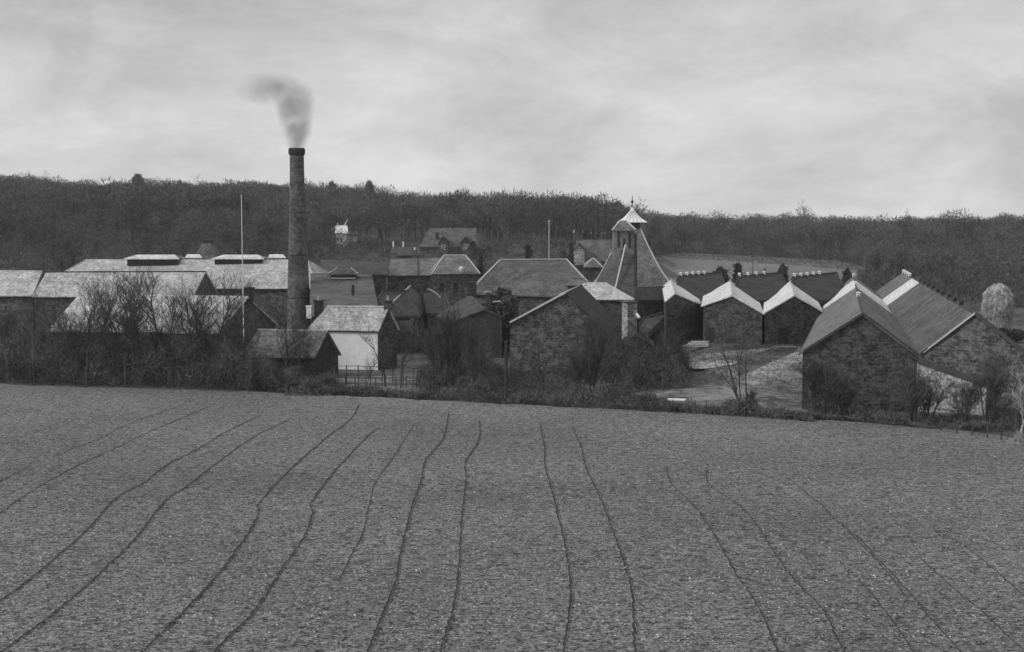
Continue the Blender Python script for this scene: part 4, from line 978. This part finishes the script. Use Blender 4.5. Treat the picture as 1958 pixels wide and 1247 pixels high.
# wood templates
def wood_tree(seed):
    r = np.random.default_rng(seed); n = 450
    nc = 7; ca = r.uniform(0, 6.28, nc); C0 = np.stack([.2*np.cos(ca)*r.uniform(.3, 1, nc), .2*np.sin(ca)*r.uniform(.3, 1, nc), r.uniform(.35, .82, nc)], 1); C0[0] = (0, 0, .78)
    k = r.integers(0, nc, n); v = r.normal(size=(n, 3)); v /= np.linalg.norm(v, axis=1)[:, None]
    R0 = (.17+.06*r.random(nc))[k][:, None]*r.uniform(.45, 1, n)[:, None]**.5
    P0 = C0[k]+v*R0*[1.15, 1.15, .85]; P0[:, 2] = np.clip(P0[:, 2], .08, 1)
    d = v*.7+r.normal(0, .5, (n, 3))+[0, 0, .35]; d /= np.linalg.norm(d, axis=1)[:, None]
    P1 = P0+d*r.uniform(.03, .085, n)[:, None]; w = r.uniform(.0035, .0105, n)
    m_ = 12; Q0 = np.stack([np.zeros(m_), np.zeros(m_), r.uniform(.1, .45, m_)], 1); Q1 = C0[r.integers(0, nc, m_)]
    T0 = np.array([[0, 0, -.05], [0, 0, -.05]]); T1 = np.array([[.01, 0, .7], [0, .01, .7]])
    return np.concatenate([P0, Q0, T0]), np.concatenate([P1, Q1, T1]), np.concatenate([w, np.full(m_, .006), np.full(2, .016)])
temps = [wood_tree(s_) for s_ in range(8)]
Vs = []; cnt = 0
def nearest_edge(px):
    return lerp_tab([(-400, 285), (560, 290), (600, 330), (640, 395), (700, 402), (1050, 392), (1180, 400), (1260, 480), (1290, 532), (1600, 462), (1650, 425), (1690, 300), (1760, 262), (1850, 250), (2400, 240)], px)
rows = 0
for Y in np.arange(245, 735, 6.3):
    xw = Y*.42
    for x in np.arange(-xw, xw, 6.6):
        X, YY = x+random.uniform(-4.5, 4.5), Y+random.uniform(-4.5, 4.5); px = CX+F*X/YY
        if px < -90 or px > 2060: continue
        if YY < nearest_edge(px)+random.uniform(-4, 8): continue
        if 690 < px < 930 and YY < 372: continue
        g = ground(X, YY); hh = 12.6+2.1*math.sin(X*.045+1.3*math.sin(YY*.03))+1.3*math.sin(X*.13+YY*.11)+random.gauss(0, 1.1)
        hh *= 1-.10*sstep(850, 1250, px)
        if YY < 400 and px < 1250: hh = min(hh, 9+random.random()*2)*sstep(200, 400, YY)
        if YY < 420 and px > 1640: hh = random.uniform(7, 10.5)
        if YY < 330 and px > 1640: hh = random.uniform(5.5, 8.5)
        if random.random() < .04: hh *= 1.07
        P0, P1, w = temps[random.randrange(8)]; a = random.uniform(0, 6.28); R = np.array([[math.cos(a), -math.sin(a), 0], [math.sin(a), math.cos(a), 0], [0, 0, 1]])
        s3 = np.array([hh*random.uniform(.85, 1.1)]*2+[hh]); off = np.array([X, YY, g])
        Vs.append(twigs((P0*s3)@R.T+off, (P1*s3)@R.T+off, w*hh)); cnt += 1
V = np.concatenate(Vs); print('wood trees', cnt, len(V)//4)
tag(npmesh('wood', V, np.arange(len(V)).reshape(-1, 4), 'wood'), 'dense bare winter wood covering the hillside along the whole skyline', 'wood', kind='stuff')

def brush(name, spots, n, hfun, wid, mat, label, tw=(.009, .036), ln=(.3, 1.1), up=.6):
    P0 = []; 
    for k in range(n):
        s_ = spots(); h_ = hfun(s_); z = ground(s_[0], s_[1])+h_*random.random()**1.15; P0.append((s_[0], s_[1], z))
    P0 = np.array(P0); d = rng.normal(size=P0.shape)*[.6, .6, .5]+[0, 0, up]; d /= np.linalg.norm(d, axis=1)[:, None]
    P1 = P0+d*rng.uniform(*ln, len(P0))[:, None]; V = twigs(P0, P1, rng.uniform(*tw, len(P0)))
    return tag(npmesh(name, V, np.arange(len(V)).reshape(-1, 4), mat), label, 'undergrowth', kind='stuff')
def hx_(x, a, b): return a+(b-a)*(.5+.5*math.sin(x*.9+2*math.sin(x*.37)+math.sin(x*2.3)))
def sp_left():
    px = random.uniform(-60, 640)**1.0; Y0 = edgeY((px-CX)/F*152)+.6; Y = Y0+random.random()*(13 if px < 470 else 4)
    return ((px-CX)/F*Y, Y, px)
def h_left(s_):
    px = s_[2]; base = lerp_tab([(-60, 4.2), (100, 4.8), (200, 5.6), (300, 4.6), (420, 4.6), (470, 3.6), (520, 2.2), (640, 1.2)], px)
    return base*hx_(s_[0], .55, 1.15)
brush('thicket', sp_left, 50000, h_left, 0, 'twig2', 'dense dark twiggy thicket along the left end of the field edge')
def sp_mid():
    px = random.uniform(600, 1560); Y0 = edgeY((px-CX)/F*138)+.3; Y = Y0+random.random()**1.5*4; return ((px-CX)/F*Y, Y, px)
brush('hedge_bank', sp_mid, 26000, lambda s_: lerp_tab([(600, 1.0), (640, .55), (830, .5), (850, 2.2), (930, 2.2), (960, .8), (1050, .9), (1090, 2.0), (1200, 2.2), (1290, .9), (1380, .7), (1430, 1.3), (1520, .6), (1560, .5)], s_[2])*hx_(s_[0], .4, 1.1), 0, 'twig2', 'low dark hedge bank of brambles along the middle of the field edge', ln=(.2, .6))
def sp_c():
    px = random.uniform(1130, 1320); Y = random.uniform(141, 156); return ((px-CX)/F*Y, Y, px)
brush('thicket', sp_c, 13000, lambda s_: lerp_tab([(1130, 2.0), (1180, 4.2), (1270, 4.4), (1320, 1.6)], s_[2])*hx_(s_[0], .5, 1.1), 0, 'twig2', 'dark thicket in front of the timber shed left of the yard')
def sp_m2():
    px = random.uniform(800, 960); Y = random.uniform(141, 156); return ((px-CX)/F*Y, Y, px)
brush('thicket', sp_m2, 10000, lambda s_: lerp_tab([(800, 1.5), (840, 4.2), (930, 4.4), (945, 2.6), (960, 1.4)], s_[2])*hx_(s_[0], .5, 1.1), 0, 'twig2', 'dark thicket in front of the cart sheds left of the tall dark post')
def sp_r():
    px = random.uniform(1540, 1990); Y = random.uniform(114, 124); Y = max(Y, edgeY((px-CX)/F*118)+.2); return ((px-CX)/F*Y, Y, px)
brush('rough_growth', sp_r, 20000, lambda s_: .55*hx_(s_[0], .3, 1.2), 0, 'twig2', 'rough tussocky growth below the right hand warehouses', ln=(.12, .4))
def sp_yard():
    px = random.uniform(1200, 1545); Y = random.uniform(128, 178); return ((px-CX)/F*Y, Y, px)
brush('yard_weeds', sp_yard, 7000, lambda s_: .30*hx_(s_[0]*1.7+s_[1]*.8, -.25, 1.1), 0, 'rough', 'rough weeds and grass scattered over the yard before the warehouses', ln=(.1, .3), tw=(.02, .05))
def sp_g2():
    px = random.choice((random.uniform(830, 1200), random.uniform(830, 1200), random.uniform(540, 640))); Y = random.uniform(138, 160); return ((px-CX)/F*Y, Y, px)
brush('rough_growth', sp_g2, 20000, lambda s_: .6*hx_(s_[0]*1.3+s_[1]*.6, -.15, 1.1), 0, 'rough', 'long rough grass before the stone gable and the whitewashed house', ln=(.15, .45), tw=(.02, .05))
def sp_slope():
    px = random.uniform(560, 1110); Y = random.uniform(290, 400); return ((px-CX)/F*Y, Y, px)
brush('hillside_scrub', sp_slope, 30000, lambda s_: 2.4*hx_(s_[0]*.3, .2, 1.2), 0, 'wood', 'grey scrub on the slope around the villa and the lodge', ln=(.4, 1.3), tw=(.03, .09))
def sp_back():
    px = random.uniform(-60, 700); Y = random.uniform(300, 400); return ((px-CX)/F*Y, Y, px)
brush('hillside_scrub', sp_back, 22000, lambda s_: 4.5, 0, 'wood', 'dark scrub at the foot of the wood behind the huge pale roof', ln=(.6, 1.8), tw=(.03, .09))
def sp_hedge():
    px = random.uniform(1268, 1640); k_ = (px-1268)/372; Y = (486 if random.random() < .6 else 512)-78*k_+random.uniform(-1, 1); return ((px-CX)/F*Y, Y, px)
brush('field_hedge', sp_hedge, 9000, lambda s_: 2.0*hx_(s_[0], .6, 1.1), 0, 'needle', 'thin dark hedge line crossing the top of the pale pasture', ln=(.2, .6), tw=(.02, .06))

# ------------------------------------------------------------------ air
m = MB(); m.add([Vector(v) for z in (-8, 46) for v in ((-1500, -150, z), (1500, -150, z), (1500, 800, z), (-1500, 800, z))], [(3, 2, 1, 0), (4, 5, 6, 7), (0, 1, 5, 4), (1, 2, 6, 5), (2, 3, 7, 6), (3, 0, 4, 7)])
hm = bpy.data.materials.new('haze_air'); hm.use_nodes = True; t = hm.node_tree; t.nodes.clear()
ho = nn(t, 'ShaderNodeOutputMaterial'); hv = nn(t, 'ShaderNodeVolumePrincipled'); hv.inputs['Color'].default_value = (.85, .85, .85, 1); hv.inputs['Density'].default_value = .00021; t.links.new(hv.outputs[0], ho.inputs['Volume'])
tag(m.build('haze', hm), 'thin winter haze filling the valley', 'haze', kind='stuff')

def sp_edge():
    px = random.uniform(1240, 1720); Y = nearest_edge(px)+random.uniform(-4, 10); return ((px-CX)/F*Y, Y, px)
brush('wood_edge_scrub', sp_edge, 16000, lambda s_: 6*hx_(s_[0]*.4, .4, 1.1), 0, 'wood', 'scrub and low branches along the edge of the wood beyond the pale pasture', ln=(.5, 1.6), tw=(.04, .1))

def sp_nr():
    px = random.uniform(1640, 2030); Y = random.uniform(230, 400); return ((px-CX)/F*Y, Y, px)
brush('scrub', sp_nr, 42000, lambda s_: 4.5*hx_(s_[0]*.35+s_[1]*.1, .25, 1.1), 0, 'wood', 'dark scrub between the trees behind the right hand warehouses', ln=(.4, 1.3), tw=(.02, .06))
